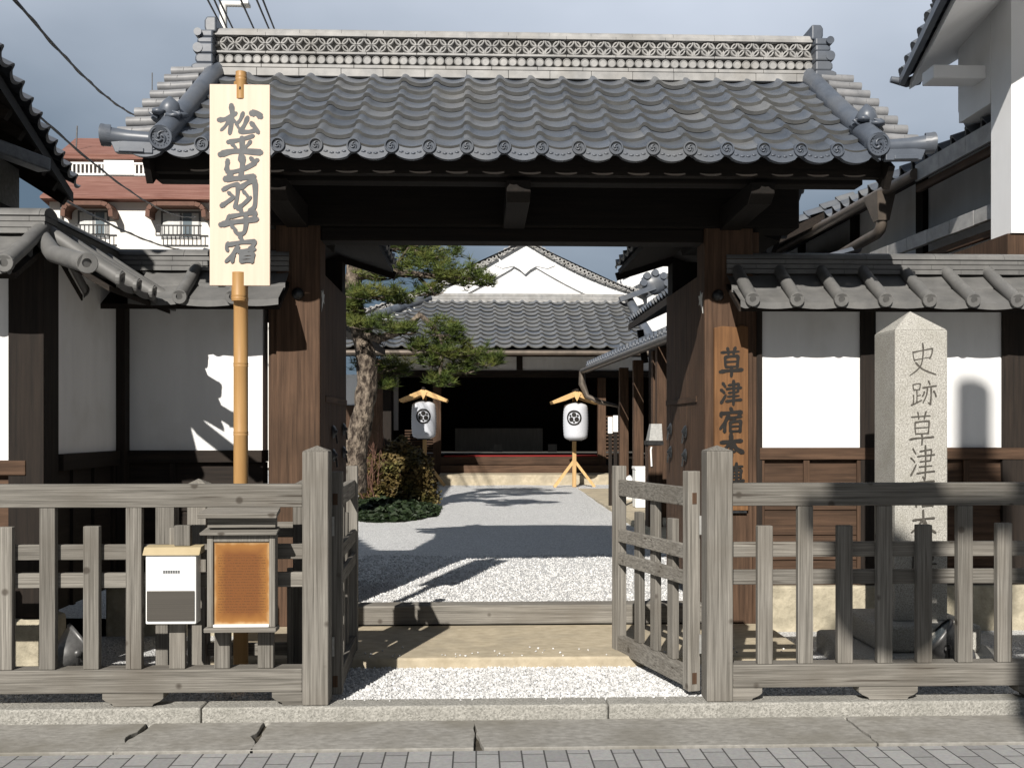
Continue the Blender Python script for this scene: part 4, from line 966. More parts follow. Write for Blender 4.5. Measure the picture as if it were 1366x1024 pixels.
# ------------------------------------------------------------------ stone pillar, flood lamps
Y = 6.0
sx0, sx1 = ax(1194, Y), ax(1264, Y); sw = sx1-sx0; sz1 = az(438, Y); 
sm = thing('stone_pillar', 'square pale granite pillar with pointed top and carved characters, behind right fence', 'monument', ((sx0+sx1)/2, Y+sw/2, .07))
mb = MB(); mb.box(sx0, sx1, Y, Y+sw, .36, sz1); cx_ = (sx0+sx1)/2; cy_ = Y+sw/2
mb.add([(sx0,Y,sz1),(sx1,Y,sz1),(sx1,Y+sw,sz1),(sx0,Y+sw,sz1),(cx_,cy_,sz1+.13)], [(0,1,4),(1,2,4),(2,3,4),(3,0,4),(3,2,1,0)])
sh = mb.build('shaft', M['granite'], sm, .006)
MB().box(sx0-.14, sx1+.14, Y-.14, Y+sw+.14, .20, .359).build('plinth', M['granite'], sm, .02)
MB().box(sx0-.28, sx1+.28, Y-.26, Y+sw+.28, .02, .199).build('base', M['granite'], sm, .025)
def tf_m(u, v): return sx0+(u-152)/(390-152)*sw, sz1-(v-128)/(1024-128)*(sz1-az(700,Y))
ST = glyph('shi',216,190,122,150,.62)+glyph('seki',222,362,116,122,.75)+glyph('kusa',216,505,112,152,.55)+glyph('tsu',218,662,114,150,.55)+glyph('shuku',222,806,110,140,.55)+glyph('hon',222,960,112,130,.55)+glyph('jin',222,1105,112,140,.55)
mb = MB(); brush(mb, ST, tf_m, Y, .0012); mb.build('inscription', M['carve'], sh, fix=False)
def flood(loc, rz, tilt, label):
    t = thing('flood_lamp', label, 'lamp', loc, 'flood lamps behind the fence')
    T = Matrix.Translation(Vector(loc)) @ Euler((0,0,rz)).to_matrix().to_4x4()
    H = T @ Matrix.Translation((0,0,.20)) @ Euler((tilt,0,0)).to_matrix().to_4x4()
    mb = MB(); mb.M = H; mb.lathe([(.001,-.16),(.05,-.158),(.075,-.13),(.085,-.05),(.125,.05),(.135,.055),(.135,.075),(.125,.075)], (0,0,0), 20); mb.build('housing', M['metal'], t)
    mb = MB(); mb.M = H; mb.lathe([(.126,.066),(.001,.07)], (0,0,0), 20); mb.build('lens', M['glass'], t)
    mb = MB(); mb.M = T; mb.tube([(-.145,0,.21),(-.145,0,.10),(-.1,0,.06),(.1,0,.06),(.145,0,.10),(.145,0,.21)], .010, 8); mb.box(-.09,.09,-.06,.06,-.02,.012); mb.bar((0,0,.0),(0,0,.06),.04,.04); mb.build('yoke', M['black'], t)
    for s in (-1,1):
        mb = MB(); mb.M = T; mb.lathe([(.02,0),(.02,.02),(.001,.02)], (s*.135,0,.21), 12, 'x'); mb.build('knob', M['metal'], t)
flood((ax(1262,5.72), 5.72, .075), R(70), R(-52), 'grey flood lamp tilted upward at foot of stone pillar')
flood((ax(98,5.75), 5.75, .075), R(-60), R(-55), 'grey flood lamp on the gravel behind left fence')

# ------------------------------------------------------------------ neighbours on the right
wh = thing('white_storehouse', 'tall white plaster storehouse with overhanging tiled eave at the right edge', 'building', (5.2, 9.5, 0))
kx = ax(1349, 8.0)
zbot = az(306, 8.0)
mb = MB(); mb.box(kx, kx+4, 8.0, 8.32, zbot, 7.2); mb.prism([(kx+.001,8.321),(kx+4,8.321),(kx+4,14),(kx+3.2,14),(kx+.001,8.9)],'z',4.3,7.2)
mb.build('wall', M['lime'], wh)
MB().box(kx-.02, kx+3.9, 8.02, 9.0, .1, zbot-.002).build('lower_boarding', M['brown_z'], wh)
bx0_ = ax(1277, 8.9)
MB().box(kx-.0025, kx+1, 8.33, 8.88, az(159,8.9), 7.1).build('upper_wall', M['lime'], wh)
e1 = Vector((3.46, 7.2, 4.70)); e2 = Vector((ax(1213, 9.24), 9.24, az(103, 9.24)))
dv = (e1-e2); e0 = e1+dv*.12; 
mb = MB(); rise = Vector((1.25, 0, .78))
mb.add([e2, e0, e0+rise, e2+rise, e2-Vector((0,0,.07)), e0-Vector((0,0,.07)), e0+rise-Vector((0,0,.07)), e2+rise-Vector((0,0,.07))], [(0,1,2,3),(7,6,5,4),(0,4,5,1),(1,5,6,2),(0,3,7,4),(3,2,6,7)])
mb.build('eave_soffit', M['lime'], wh)
U_ = dv.normalized(); ln = (e0-e2).length; V_ = rise.normalized()
mb = MB(); pantiles(mb, e2+Vector((-.06,0,.05))+U_*-.12, U_, V_, ln+.12, rise.length+.3, .27, .22); 
mb.bar(e2+Vector((-.07,0,.0)), e0+Vector((-.07,0,.0)), .05, .07)
for k in range(14):
    c = e2+U_*(.05+k*.31)+Vector((-.075,0,.06))
    if (c-e2).length < ln: 
        mb.tube([c, c+V_*.6], .055, 12); disc(mb, c, (-1,0,-.2), .06, True, .02, 14)
mb.tube([e2+Vector((-.16,.03,.03)), e2+Vector((-.02,.02,.0)), e2+Vector((.1,.02,.03))], [.03,.045,.05], 8)
mb.build('roof_tile', [M['tile'], M['tile_lip'], M['tile_b'], M['tile_c']], wh, fix=False)
q = at(1243, 80, 8.7)
MB().box(ax(1245,8.4), kx, 8.4, 8.62, az(97,8.4), az(79,8.4)).build('bracket', M['lime'], wh, .01)

sb = thing('tiled_side_building', 'long low building with tiled eaves, gutter and downpipe behind right wall', 'building', (5, 11, 0))
ea = Vector((*[ax(1335,8.4)], 8.4, az(158, 8.4))); eb_ = Vector((ax(1000,15.8), 15.8, az(158,8.4)))
dv = eb_-ea; U_ = dv.normalized(); ln = dv.length; V_ = Vector((.9,0,.42)).normalized()
mb = MB(); pantiles(mb, ea+Vector((-.02,0,.05)), U_, V_, ln, 2.4, .27, .24, 1.5); 
mb.build('roof_tile', [M['tile'], M['tile_lip'], M['tile_b'], M['tile_c']], sb, fix=False)
mb = MB(); rr = Vector((2.3, 0, 1.07))
mb.add([ea, eb_, eb_+rr, ea+rr, ea-Vector((0,0,.08)), eb_-Vector((0,0,.08)), eb_+rr-Vector((0,0,.08)), ea+rr-Vector((0,0,.08))], [(0,1,2,3),(7,6,5,4),(0,4,5,1),(0,3,7,4),(1,5,6,2)])
mb.build('roof_board', M['dark_y'], sb)
# pale verge of flat tiles along the nearest stretch
mb = MB()
for k in range(3):
    a = ea+U_*(k*.5+.002)+Vector((-.035,0,-.085)); b = ea+U_*(k*.5+.498)+Vector((-.035,0,-.085)); mb.bar(a+Vector((0,0,.04)), b+Vector((0,0,.04)), .03, .16)
mb.build('pale_eave_tile', M['tile_light'], sb)
MB().bar(ea+Vector((.03,0,-.17)), ea+U_*1.6+Vector((.03,0,-.17)), .05, .07).build('eave_beam', M['brown_y'], sb)
mb = MB(); mb.tube([ea+U_*1.45+Vector((-.07,0,-.06)), eb_+Vector((-.07,0,-.06))], .055, 12); mb.build('gutter', M['copper'], sb)
gx = ea+U_*2.35+Vector((-.07,0,-.10))
mb = MB(); mb.hexa([gx+Vector((-.06,-.17,-.26)), gx+Vector((.06,-.17,-.26)), gx+Vector((.06,-.03,-.26)), gx+Vector((-.06,-.03,-.26))], [gx+Vector((-.10,-.24,.03)), gx+Vector((.10,-.24,.03)), gx+Vector((.10,.14,.03)), gx+Vector((-.10,.14,.03))])
pb = gx+Vector((0,-.1,-.26))
mb.tube([pb+Vector((0,0,.05)), pb+Vector((0,0,-.03)), pb+Vector((0,.03,-.08)), pb+Vector((0,.12,-.11)), pb+Vector((0,.5,-.12)), pb+Vector((0,2.5,-.2)), pb+Vector((0,4.5,-.28))], .058, 12); mb.build('downpipe', M['copper'], sb)
wxa = Vector((ea.x+.55, 8.35, 0)); wxb = Vector((eb_.x+.6, 15.8, 0))
mb = MB(); d_ = Vector((.2,0,0)); mb.hexa([wxa+Vector((0,0,.1)), wxa+d_+Vector((0,0,.1)), wxb+d_+Vector((0,0,.1)), wxb+Vector((0,0,.1))], [wxa+Vector((0,0,ea.z+.25)), wxa+d_+Vector((0,0,ea.z+.25)), wxb+d_+Vector((0,0,ea.z+.25)), wxb+Vector((0,0,ea.z+.25))]); mb.build('wall', M['plaster'], sb)
for t in (.10, .36, .62, .9):
    c = wxa.lerp(wxb, t); MB().box(c.x-.06, c.x+.1, c.y-.09, c.y+.09, .1, ea.z+.2).build('wall_post', M['dark_z'], sb)
# lower pent eave
pa = Vector((ax(1338,8.3), 8.3, az(272,8.3))); pb_ = Vector((ax(1160,10.9), 10.9, az(272,8.3))); U_ = (pb_-pa).normalized(); ln = (pb_-pa).length
mb = MB(); k = 0
while k*.42 < ln: mb.bar(pa+U_*(k*.42+.003)+Vector((0,0,-.0)), pa+U_*(min(k*.42+.417, ln))+Vector((0,0,-.0)), .05, .125+.006*(k%2)); k += 1
mb.build('pent_eave_tile', M['tile_light'], sb, .003)
mb = MB(); rr = Vector((.62,0,.26)); o = Vector((.0,0,.0)); mb.add([pa+o, pb_+o, pb_+rr, pa+rr, pa+Vector((.03,0,-.05)), pb_+Vector((.03,0,-.05)), pb_+rr-Vector((0,0,.05)), pa+rr-Vector((0,0,.05))], [(0,1,2,3),(7,6,5,4),(0,3,7,4),(1,5,6,2)]); mb.build('pent_roof', M['tile'], sb)
MB().bar(pa+Vector((.06,0,-.16)), pb_+Vector((.06,0,-.16)), .05, .06).build('pent_beam', M['brown_y'], sb)

# ------------------------------------------------------------------ neighbour on the left
lh = thing('dark_roofed_house', 'dark roofed house at the left edge with deep shaded eave, behind left wall', 'building', (-5, 8.5, 0))
A_ = Vector((-3.05, 6.45, 3.86)); B_ = Vector((ax(98,9.2), 9.2, az(262,9.2)))
U_ = (B_-A_).normalized(); A0 = A_ - U_*1.2; rise = Vector((-1.6, 0, 1.0))
mb = MB(); t_ = Vector((0,0,.09))
mb.add([A0, B_, B_+rise, A0+rise, A0-t_, B_-t_, B_+rise-t_, A0+rise-t_], [(0,1,2,3),(7,6,5,4),(0,4,5,1),(0,3,7,4),(1,5,6,2)]); mb.build('roof_board', M['dark_y'], lh)
mb = MB(); pantiles(mb, B_+Vector((.05,0,.04)), -U_, rise.normalized(), (B_-A0).length, rise.length, .27, .24); mb.build('roof_tile', [M['tile_dark']]*4, lh, fix=False)
mb = MB(); k = .1
while k < (B_-A0).length: c = A0+U_*k; mb.bar(c-t_*1.5+Vector((-.05,0,.03)), c-t_*1.5+rise+Vector((-.05,0,.03)), .06, .08); k += .38
mb.build('rafter', M['dark_x'], lh)
mb = MB(); mb.box(-7, -3.95, 6.5, 9.0, .1, 4.2); mb.build('wall', M['concrete'], lh)
MB().bar((-3.93, 6.45, 3.30), (-3.93, 9.0, 3.30), .05, .12).build('wall_beam', M['dark_y'], lh)
q = at(18, 203, 7.6); MB().bar((q[0]-.25, 7.0, q[1]+.02), (q[0]+.1, 7.9, q[1]-.02), .12, .10).build('gutter_box', M['metal'], lh, .01)

# ------------------------------------------------------------------ main hall at the back of the court
HYE = 22.0
hall = thing('main_hall', 'large hall with white gable, grey tiled front roof and dark open porch across the court', 'building', (at(700,600,24)[0], 25, .3))
ez_ = az(467, HYE); hx0, hx1 = ax(452, HYE), ax(852, HYE)
ry_, rz_ = 25.0, az(404, 25.0)
V_ = Vector((0, ry_-HYE, rz_-ez_)); 
mb = MB(); nr = max(1, round(V_.length/.285)); ht0, ht1 = ax(572, 25), ax(838, 25)
hl0, hl1 = hx0-1.0, hx1+.35
for j in range(nr):
    t = j/nr; k0 = math.floor((hl0+(ht0-hl0)*t-hl0)/.34)*.34; xa = hl0+k0; xb = hl1+(ht1-hl1)*t
    pantiles(mb, Vector((xa, HYE, ez_+.05))+V_*t, (1,0,0), V_, xb-xa, V_.length/nr, .34, .30, .85, .04)
mb.build('front_roof_tile', [M['tile_c'], M['tile_lip'], M['tile'], M['tile_c']], hall, fix=False)
mb = MB(); mb.add([(hl0,HYE,ez_-.02),(hl1,HYE,ez_-.02),(ht1,ry_,rz_-.06),(ht0,ry_,rz_-.06),(hl0,HYE,ez_-.14),(hl1,HYE,ez_-.14),(ht1,ry_,rz_-.2),(ht0,ry_,rz_-.2)], [(0,1,2,3),(7,6,5,4),(0,4,5,1),(0,3,7,4),(1,5,6,2)]); mb.build('roof_board', M['dark_x'], hall)
for xl, xt in ((hl0, ht0), (hl1, ht1)):
    MB().tube([(xl, HYE-.02, ez_+.12), ((xl+xt)/2, (HYE+ry_)/2, (ez_+rz_)/2+.10), (xt, ry_, rz_+.12)], .11, 10).build('hip_roll', M['tile'], hall)
MB().tube([(hx0-1.2,HYE-.06,ez_-.06),(hx1+.4,HYE-.06,ez_-.06)], .06, 8).build('gutter', M['copper'], hall)
# ridge band under the gable
mb = MB(); xg0, xg1 = ax(592, 25.1), ax(832, 25.1)
noshi(mb, ax(572,25), xg1, 25.1, .14, rz_+.02, 3, .07, .5); mb.build('ridge_band', M['tile_light'], hall)
mb = MB(); x = ax(572,25)
while x < xg1: mb.blob((x, 24.93, rz_-.0), (.10,.05,.055), 1, 0); x += .34
mb.build('band_end_tile', M['tile_light'], hall)
# gable
gy = 25.2
apx, apz = ax(700, gy), az(326, gy)
def gl(t, sgn):   # curved gable line, sgn -1 left +1 right
    ex, ez2 = (ax(478,gy), az(424,gy)) if sgn < 0 else (ax(862,gy), az(398,gy))
    x = apx + (ex-apx)*t; z = apz + (ez2-apz)*t - (.20 if sgn<0 else .15)*math.sin(PI*t)*1.0*(1)
    return x, z
top = [gl(1-k/12, -1) for k in range(13)] + [gl(k/12, 1) for k in range(1, 13)]
mb = MB(); mb.prism([(top[0][0], rz_-1.2)] + top + [(top[-1][0], rz_-1.2)], 'y', gy-.075, gy+.3); mb.build('gable_wall', M['plaster'], hall)
for sgn in (-1, 1):
    pts = [gl(k/12, sgn) for k in range(13)]; wdt = .42
    mb = MB(); poly = pts + [(x, z-wdt*(1 if k > 0 else .8)) for k, (x, z) in reversed(list(enumerate(pts)))]
    mb.prism(poly, 'y', gy-.14, gy-.05); mb.build('bargeboard', M['plaster'], hall)
    mb = MB(); poly = [(x, z+.02) for x, z in pts] + [(x, z-.05) for x, z in reversed(pts)]; mb.prism(poly, 'y', gy-.049, gy+.2); mb.build('gable_soffit', M['plaster'], hall)
    mb = MB()
    for k in range(13):
        x, z = gl(k/12, sgn)
        x2, z2 = gl(min(1, (k+.9)/12), sgn)
        if k < 12: mb.bar((x, gy-.10, z+.07), (x2, gy-.10, z2+.07), .26, .12)
    n = 30
    for k in range(n):
        x, z = gl((k+.5)/n, sgn); disc(mb, Vector((x, gy-.25, z+.09)), (0,-1,0), .062, True, .2, 12)
    mb.build('verge_tile', M['tile_light'], hall, fix=False)
mb = MB(); gx_, gz_ = apx, apz-.52
mb.prism([(gx_-.75,gz_-.02),(gx_-.55,gz_-.10),(gx_-.28,gz_-.04),(gx_-.12,gz_-.13),(gx_,gz_-.24),(gx_+.12,gz_-.13),(gx_+.28,gz_-.04),(gx_+.55,gz_-.10),(gx_+.75,gz_-.02),(gx_+.4,gz_+.12),(gx_,gz_+.3),(gx_-.4,gz_+.12)], 'y', gy-.165, gy-.141); mb.build('gable_pendant', M['plaster'], hall, .01)
mb = MB(); ox, oz = gl(1, 1); mb.blob((ox+.1, gy-.6, oz+.28), (.34,.16,.26), 2, .3, 3, 2); 
for k in range(5): mb.tube([(ox+.1+.28*math.cos(k*PI/4), gy-.76, oz+.3+.24*math.sin(k*PI/4)), (ox+.1+.28*math.cos(k*PI/4), gy-.6, oz+.3+.24*math.sin(k*PI/4))], .085, 10)
mb.bar((ox-.75, gy-.65, oz-.1), (ox+.1, gy-.65, oz+.2), .2, .12)
mb.build('ridge_end_tile', M['tile'], hall)
# rear roof slopes behind the gable
mb = MB()
for sgn in (-1, 1):
    x, z = gl(1, sgn); mb.add([(apx, gy-.3, apz+.05), (apx, 34, apz+.05), (x, 34, z), (x, gy-.3, z)], [(0,1,2,3)])
mb.build('main_roof', M['tile'], hall)
# porch: floor, carpet, posts, lintel band, dark room
fy = 23.2; fz = az(609, fy)
px0_, px1_ = ax(508, fy), ax(815, fy)
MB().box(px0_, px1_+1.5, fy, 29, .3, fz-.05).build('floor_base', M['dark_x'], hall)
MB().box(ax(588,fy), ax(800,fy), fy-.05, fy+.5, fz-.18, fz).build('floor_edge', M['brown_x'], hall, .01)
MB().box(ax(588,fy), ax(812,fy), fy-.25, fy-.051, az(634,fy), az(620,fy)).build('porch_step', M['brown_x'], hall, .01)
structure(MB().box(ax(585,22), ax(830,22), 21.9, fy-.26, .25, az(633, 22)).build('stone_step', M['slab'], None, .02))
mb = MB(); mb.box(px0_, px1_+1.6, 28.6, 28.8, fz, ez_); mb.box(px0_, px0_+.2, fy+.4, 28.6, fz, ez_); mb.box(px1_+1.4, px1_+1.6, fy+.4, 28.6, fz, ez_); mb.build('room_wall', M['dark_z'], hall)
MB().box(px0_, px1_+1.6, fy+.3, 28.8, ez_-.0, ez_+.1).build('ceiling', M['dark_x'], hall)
MB().box(px0_, px1_+1.0, fy, fy+.12, az(494,fy), az(474,fy)).build('frieze', M['plaster'], hall)
MB().box(px0_, px1_+1.0, fy-.03, fy+.15, az(503,fy), az(494.2,fy)).build('head_beam', M['dark_x'], hall)
for p in (518, 694, ): pass
MB().box(ax(689,fy), ax(697,fy), fy-.04, fy+.16, az(493.8,fy), az(470,fy)).build('strut', M['dark_z'], hall)
for p in (583, 803): MB().box(ax(p,fy)-.09, ax(p,fy)+.09, fy-.02, fy+.18, .3, az(503.5,fy)).build('porch_post', M['brown_z'], hall, .01)
MB().box(ax(511,fy), ax(526,fy), fy+1.1, fy+1.25, az(574,fy), az(500,fy)).build('side_plaster', M['plaster'], hall)
MB().box(ax(498,fy), ax(511,fy), fy+.9, fy+1.2, .3, az(500,fy)).build('side_post', M['brown_z'], hall)
mb = MB()
for k in range(16): mb.box(ax(540,fy), ax(578,fy), fy+.0, fy+.03, az(628,fy)+k*.06, az(628,fy)+k*.06+.03)
mb.build('lattice', M['brown_x'], hall)
mb = MB()
for k in range(12): mb.box(ax(806,fy), ax(830,fy), fy+.0, fy+.03, az(612,fy)+k*.085, az(612,fy)+k*.085+.045)
mb.build('lattice', M['brown_x'], hall)
scr = tag(MB().box(ax(607,27.5), ax(724,27.5), 27.5, 27.55, fz+.02, az(571,27.5)).build('folding_screen', M['whitewood']), 'dim pale low screen standing inside the dark porch of the hall', 'screen')
tag(MB().box(ax(592,fy), ax(797,fy), fy-.055, fy+.45, fz+.002, fz+.03).build('red_carpet', M['carpet'], None, .008), 'long red carpet along the front edge of the hall porch', 'carpet')
for p, lab in ((664, 'small pale paper notice at left of the two on the porch floor'), (737, 'small pale paper notice at right of the two on the porch floor')):
    Yn = 26.2; mb = MB(); mb.bar((ax(p-6,Yn), Yn, fz+.14), (ax(p+6,Yn), Yn, fz+.14), .02, .2); tag(mb.build('paper_notice', M['whitewood']), lab, 'notice', 'paper notices on the porch')

# corridor on the right of the court
cr = thing('side_corridor', 'narrow dark corridor building with low tiled eave on right side of the court', 'building', (3.6, 15, .2))
a_ = Vector((ax(782,20.5), 20.5, az(491,20.5))); b_ = Vector((ax(893,13.2), 13.2, az(491,20.5))); U_ = (b_-a_).normalized(); V_ = Vector((.9,0,.40)).normalized(); b2 = b_+U_*2.5
mb = MB(); pantiles(mb, a_+Vector((0,0,.05)), U_, V_, (b2-a_).length, 1.6, .26, .22, 1.4, .03)
for k in range(40):
    c = a_+U_*(k*.26+.22)+Vector((-.02,0,.06))
    if k*.26 < (b2-a_).length-.2: disc(mb, c, (-1,0,0), .06, True, .05, 10)
mb.build('roof_tile', [M['tile'], M['tile_lip'], M['tile_b'], M['tile_c']], cr, fix=False)
mb = MB(); rr = V_*1.6; t_ = Vector((0,0,.1)); mb.add([a_,b2,b2+rr,a_+rr,a_-t_,b2-t_,b2+rr-t_,a_+rr-t_], [(0,1,2,3),(7,6,5,4),(0,4,5,1),(0,3,7,4),(1,5,6,2)]); mb.build('roof_board', M['dark_y'], cr)
mb = MB(); g0 = a_+Vector((-.09,0,-.06)); mb.tube([g0, b2+Vector((-.09,0,-.06))], .05, 10); mb.build('gutter', M['metal'], cr)
mb = MB(); mb.tube([g0+Vector((0,-.05,0)), g0+Vector((0,-.05,-.25)), g0+Vector((.1,-.1,-.5)), g0+Vector((.35,-.15,-.62)), g0+Vector((.75,-.2,-.72)), g0+Vector((.8,-.2,-2.2))], [.06,.075,.05,.05,.05,.05], 10); mb.build('downpipe', M['copper'], cr)
mb = MB(); mb.hexa([(2.95+1.0,11,.1),(4.4,11,.1),(4.2,21,.1),(2.75+.8,21,.1)], [(2.95+1.0,11,3.2),(4.4,11,3.2),(4.2,21,3.2),(2.75+.8,21,3.2)]); mb.build('wall', M['dark_z'], cr)
for p, Yq in ((832,18.6),(851,16.6),(883,13.9),(877,14.6)):
    x = ax(p, Yq); MB().box(x-.08, x+.08, Yq-.08, Yq+.08, .15, a_.z-.1).build('corridor_post', M['brown_z'], cr, .006)
structure(MB().box(2.05, 4.0, 9.2, 20.6, .10, .30).build('path', M['slab'], None, .01))
# upper side wing with its own tiled eave
uw = thing('side_wing', 'two storey side wing with dark underside and tiled eave rising behind the corridor', 'building', (4.3, 18, .2))
a_ = Vector((ax(838,20.0), 20.0, az(432,20.0))); b_ = Vector((ax(893,15.6), 15.6, az(432,20.0))); U_ = (b_-a_).normalized(); V_ = Vector((.9,0,.42)).normalized(); b2 = b_+U_*3
mb = MB(); pantiles(mb, a_+Vector((0,0,.05)), U_, V_, (b2-a_).length, 2.0, .26, .22, 1.4, .03); mb.build('roof_tile', [M['tile'], M['tile_lip'], M['tile_b'], M['tile_c']], uw, fix=False)
mb = MB(); rr = V_*2.0; t_ = Vector((0,0,.12)); mb.add([a_,b2,b2+rr,a_+rr,a_-t_,b2-t_,b2+rr-t_,a_+rr-t_], [(0,1,2,3),(7,6,5,4),(0,4,5,1),(0,3,7,4),(1,5,6,2)]); mb.build('roof_board', M['dark_y'], uw)
MB().box(3.9, 6, 13, 19.8, 2.5, 3.7).build('wall', M['plaster'], uw)
for y in (14, 16, 18, 19.75): MB().box(3.84, 3.95, y-.08, y+.08, 2.5, 3.65).build('wall_post', M['dark_z'], uw)
MB().bar(a_+Vector((.35,.1,-.75)), a_+Vector((.25,.1,-.1)), .1, .12).build('bracket', M['dark_z'], uw)
# second white gable far right
g2 = thing('white_gabled_house', 'white gabled house with pale verge rising at right behind the main hall', 'building', (7, 31, .2))
Yg = 30.0
pts = [at(826,372,Yg), at(862,353,Yg), at(905,342,Yg), at(960,330,Yg)]
mb = MB(); mb.prism([at(826,440,Yg)] + pts + [at(960,440,Yg)], 'y', Yg+.3, Yg+.6); mb.build('gable_wall', M['plaster'], g2)
mb = MB(); mb.prism(pts + [(x+.1, z-.42) for x, z in reversed(pts)], 'y', Yg-.3, Yg-.1); mb.build('bargeboard', M['plaster'], g2)
mb = MB()
for k in range(3): mb.bar((pts[k][0], Yg-.2, pts[k][1]+.08), (pts[k+1][0], Yg-.2, pts[k+1][1]+.08), .5, .14)
mb.build('verge_tile', M['tile_light'], g2)
MB().box(ax(879,Yg), ax(960,Yg), Yg+.05, Yg+.29, az(366,Yg), az(358,Yg)).build('cornice', M['plaster'], g2)

# left side of the court: low wing with eave, far white wall
lw = thing('left_wing', 'low wing with dark tiled eave at left of the court behind the pine trunk', 'building', (-4, 17, .2))
a_ = Vector((ax(514,20), 20, az(466,20))); b_ = Vector((ax(440,13.5), 13.5, az(466,20)-.0)); U_ = (b_-a_).normalized(); V_ = Vector((-.9,0,.40)).normalized()
mb = MB(); pantiles(mb, a_+Vector((0,0,.05)), U_, V_, (b_-a_).length, 1.8, .26, .22, 1.2, .03); mb.build('roof_tile', [M['tile_dark']]*4, lw, fix=False)
mb = MB(); rr = V_*1.8; t_ = Vector((0,0,.12)); mb.add([a_,b_,b_+rr,a_+rr,a_-t_,b_-t_,b_+rr-t_,a_+rr-t_], [(0,1,2,3),(7,6,5,4),(0,4,5,1),(0,3,7,4),(1,5,6,2)]); mb.build('roof_board', M['dark_y'], lw)
Yb = 21.0
MB().box(ax(440,Yb), ax(506,Yb), Yb, Yb+.2, az(540,Yb), az(500,Yb)).build('plaster', M['plaster'], lw)
MB().box(ax(440,Yb), ax(506,Yb), Yb-.02, Yb+.2, .3, az(540.5,Yb)).build('boarding', M['brown_z'], lw)
for p in (497, 506): MB().box(ax(p,Yb)-.07, ax(p,Yb)+.07, Yb-.1, Yb+.02, .3, az(480,Yb)).build('wall_post', M['brown_z'], lw)

# ------------------------------------------------------------------ lanterns on stands
def lantern_stand(p, Yl, base_py, label):
    x = ax(p, Yl); z0 = az(base_py, Yl)
    t = thing('lantern_stand', label, 'lantern', (x, Yl, z0), 'paper lanterns before the hall')
    def Z(py): return CAMZ-(py-HY)/F*Yl*.9998
    sc = (az(515,Yl)-az(648,Yl))/2.0
    H = az(515, Yl)-az(648, Yl)
    MB().box(x-.04, x+.04, Yl+.12, Yl+.19, z0, z0+H*.95).build('post', M['pale_z'], t, .005)
    for dx, dy in ((-.42,-.05),(.42,-.05),(.05,.5)):
        mb = MB(); mb.bar((x+dx, Yl+.155+dy, z0+.0), (x, Yl+.155, z0+H*.27), .05, .055); mb.build('leg', M['pale_z'], t)
    zl0_, zl1_ = z0+H*.475, z0+H*.845
    rl_ = .26; prof_ = []
    n = 26
    for k in range(n+1):
        tt = k/n; q = abs(2*tt-1); r_ = rl_*(1-.10*q**2.2)*(1 if q < .78 else .52+.48*math.sqrt(max(0,1-((q-.78)/.22)**2)))
        r_ -= .006*(k % 2); prof_.append((r_, zl0_+(zl1_-zl0_)*tt))
    mb = MB(); mb.lathe(prof_, (x, Yl-.16, 0), 28); ln_ = mb.build('lantern', M['paper'], t)
    mb = MB(); mb.lathe([(.001,zl0_-.02),(.13,zl0_-.02),(.14,zl0_+.03)], (x,Yl-.16,0), 16); mb.lathe([(.14,zl1_-.03),(.13,zl1_+.02),(.001,zl1_+.02)], (x,Yl-.16,0), 16); mb.build('end_ring', M['black'], ln_)
    # crest: ring with three leaves wrapped on the paper
    mb = MB(); cz = zl0_+(zl1_-zl0_)*.60; cu = -.06 if p > 700 else .0
    def wrap(u, v, d=.006):
        a = (u+cu)/rl_; return (x+(rl_+d)*math.sin(a), Yl-.16-(rl_+d)*math.cos(a), cz+v)
    def ringp(r0, r1, n=28, d=.006, cx=0, cv=0, sx=1):
        vs = []; fs = []
        for k in range(n):
            a = 2*PI*k/n
            vs += [wrap(cx+r0*math.cos(a)*sx, cv+r0*math.sin(a), d), wrap(cx+r1*math.cos(a)*sx, cv+r1*math.sin(a), d)]
        fs = [(2*k, 2*k+1, (2*k+3) % (2*n), (2*k+2) % (2*n)) for k in range(n)]; mb.add(vs, fs)
    ringp(.122, .155)
    for k in range(3):
        a = PI/2 + k*2*PI/3
        ringp(.0, .047, 12, .007, .062*math.cos(a), .062*math.sin(a))
        a2 = a+PI/3; ringp(.0, .022, 10, .008, .085*math.cos(a2), .085*math.sin(a2))
    mb.build('crest', M['ink'], ln_)
    zr_ = z0+H*.965; 
    for s in (-1, 1):
        mb = MB(); mb.prism([(x, zr_), (x, zr_-.11), (x+s*.22, zr_-.20), (x+s*.47, zr_-.27), (x+s*.50, zr_-.215), (x+s*.24, zr_-.10)], 'y', Yl-.42, Yl+.35); mb.build('roof_board', M['pale_y'], t, .004)
    MB().box(x-.03, x+.03, Yl-.45, Yl+.38, zr_-.012, zr_+.035).build('ridge_pole', M['dark_y'], t, .004)
    MB().prism([(x-.08,zr_-.06),(x,zr_-.02),(x+.08,zr_-.06),(x,zr_-.22)], 'y', Yl-.44, Yl-.421).build('gable_pendant', M['pale_z'], t)
    mb = MB(); mb.bar((x, Yl-.16, zr_-.07), (x, Yl-.16, zl1_+.02), .02, .02); mb.build('hanger', M['black'], ln_)
lantern_stand(767, 21.0, 650, 'white paper lantern with black crest on tripod stand, right of porch opening')
lantern_stand(566, 21.4, 648, 'white paper lantern with black crest on stand, left of porch behind round bush')

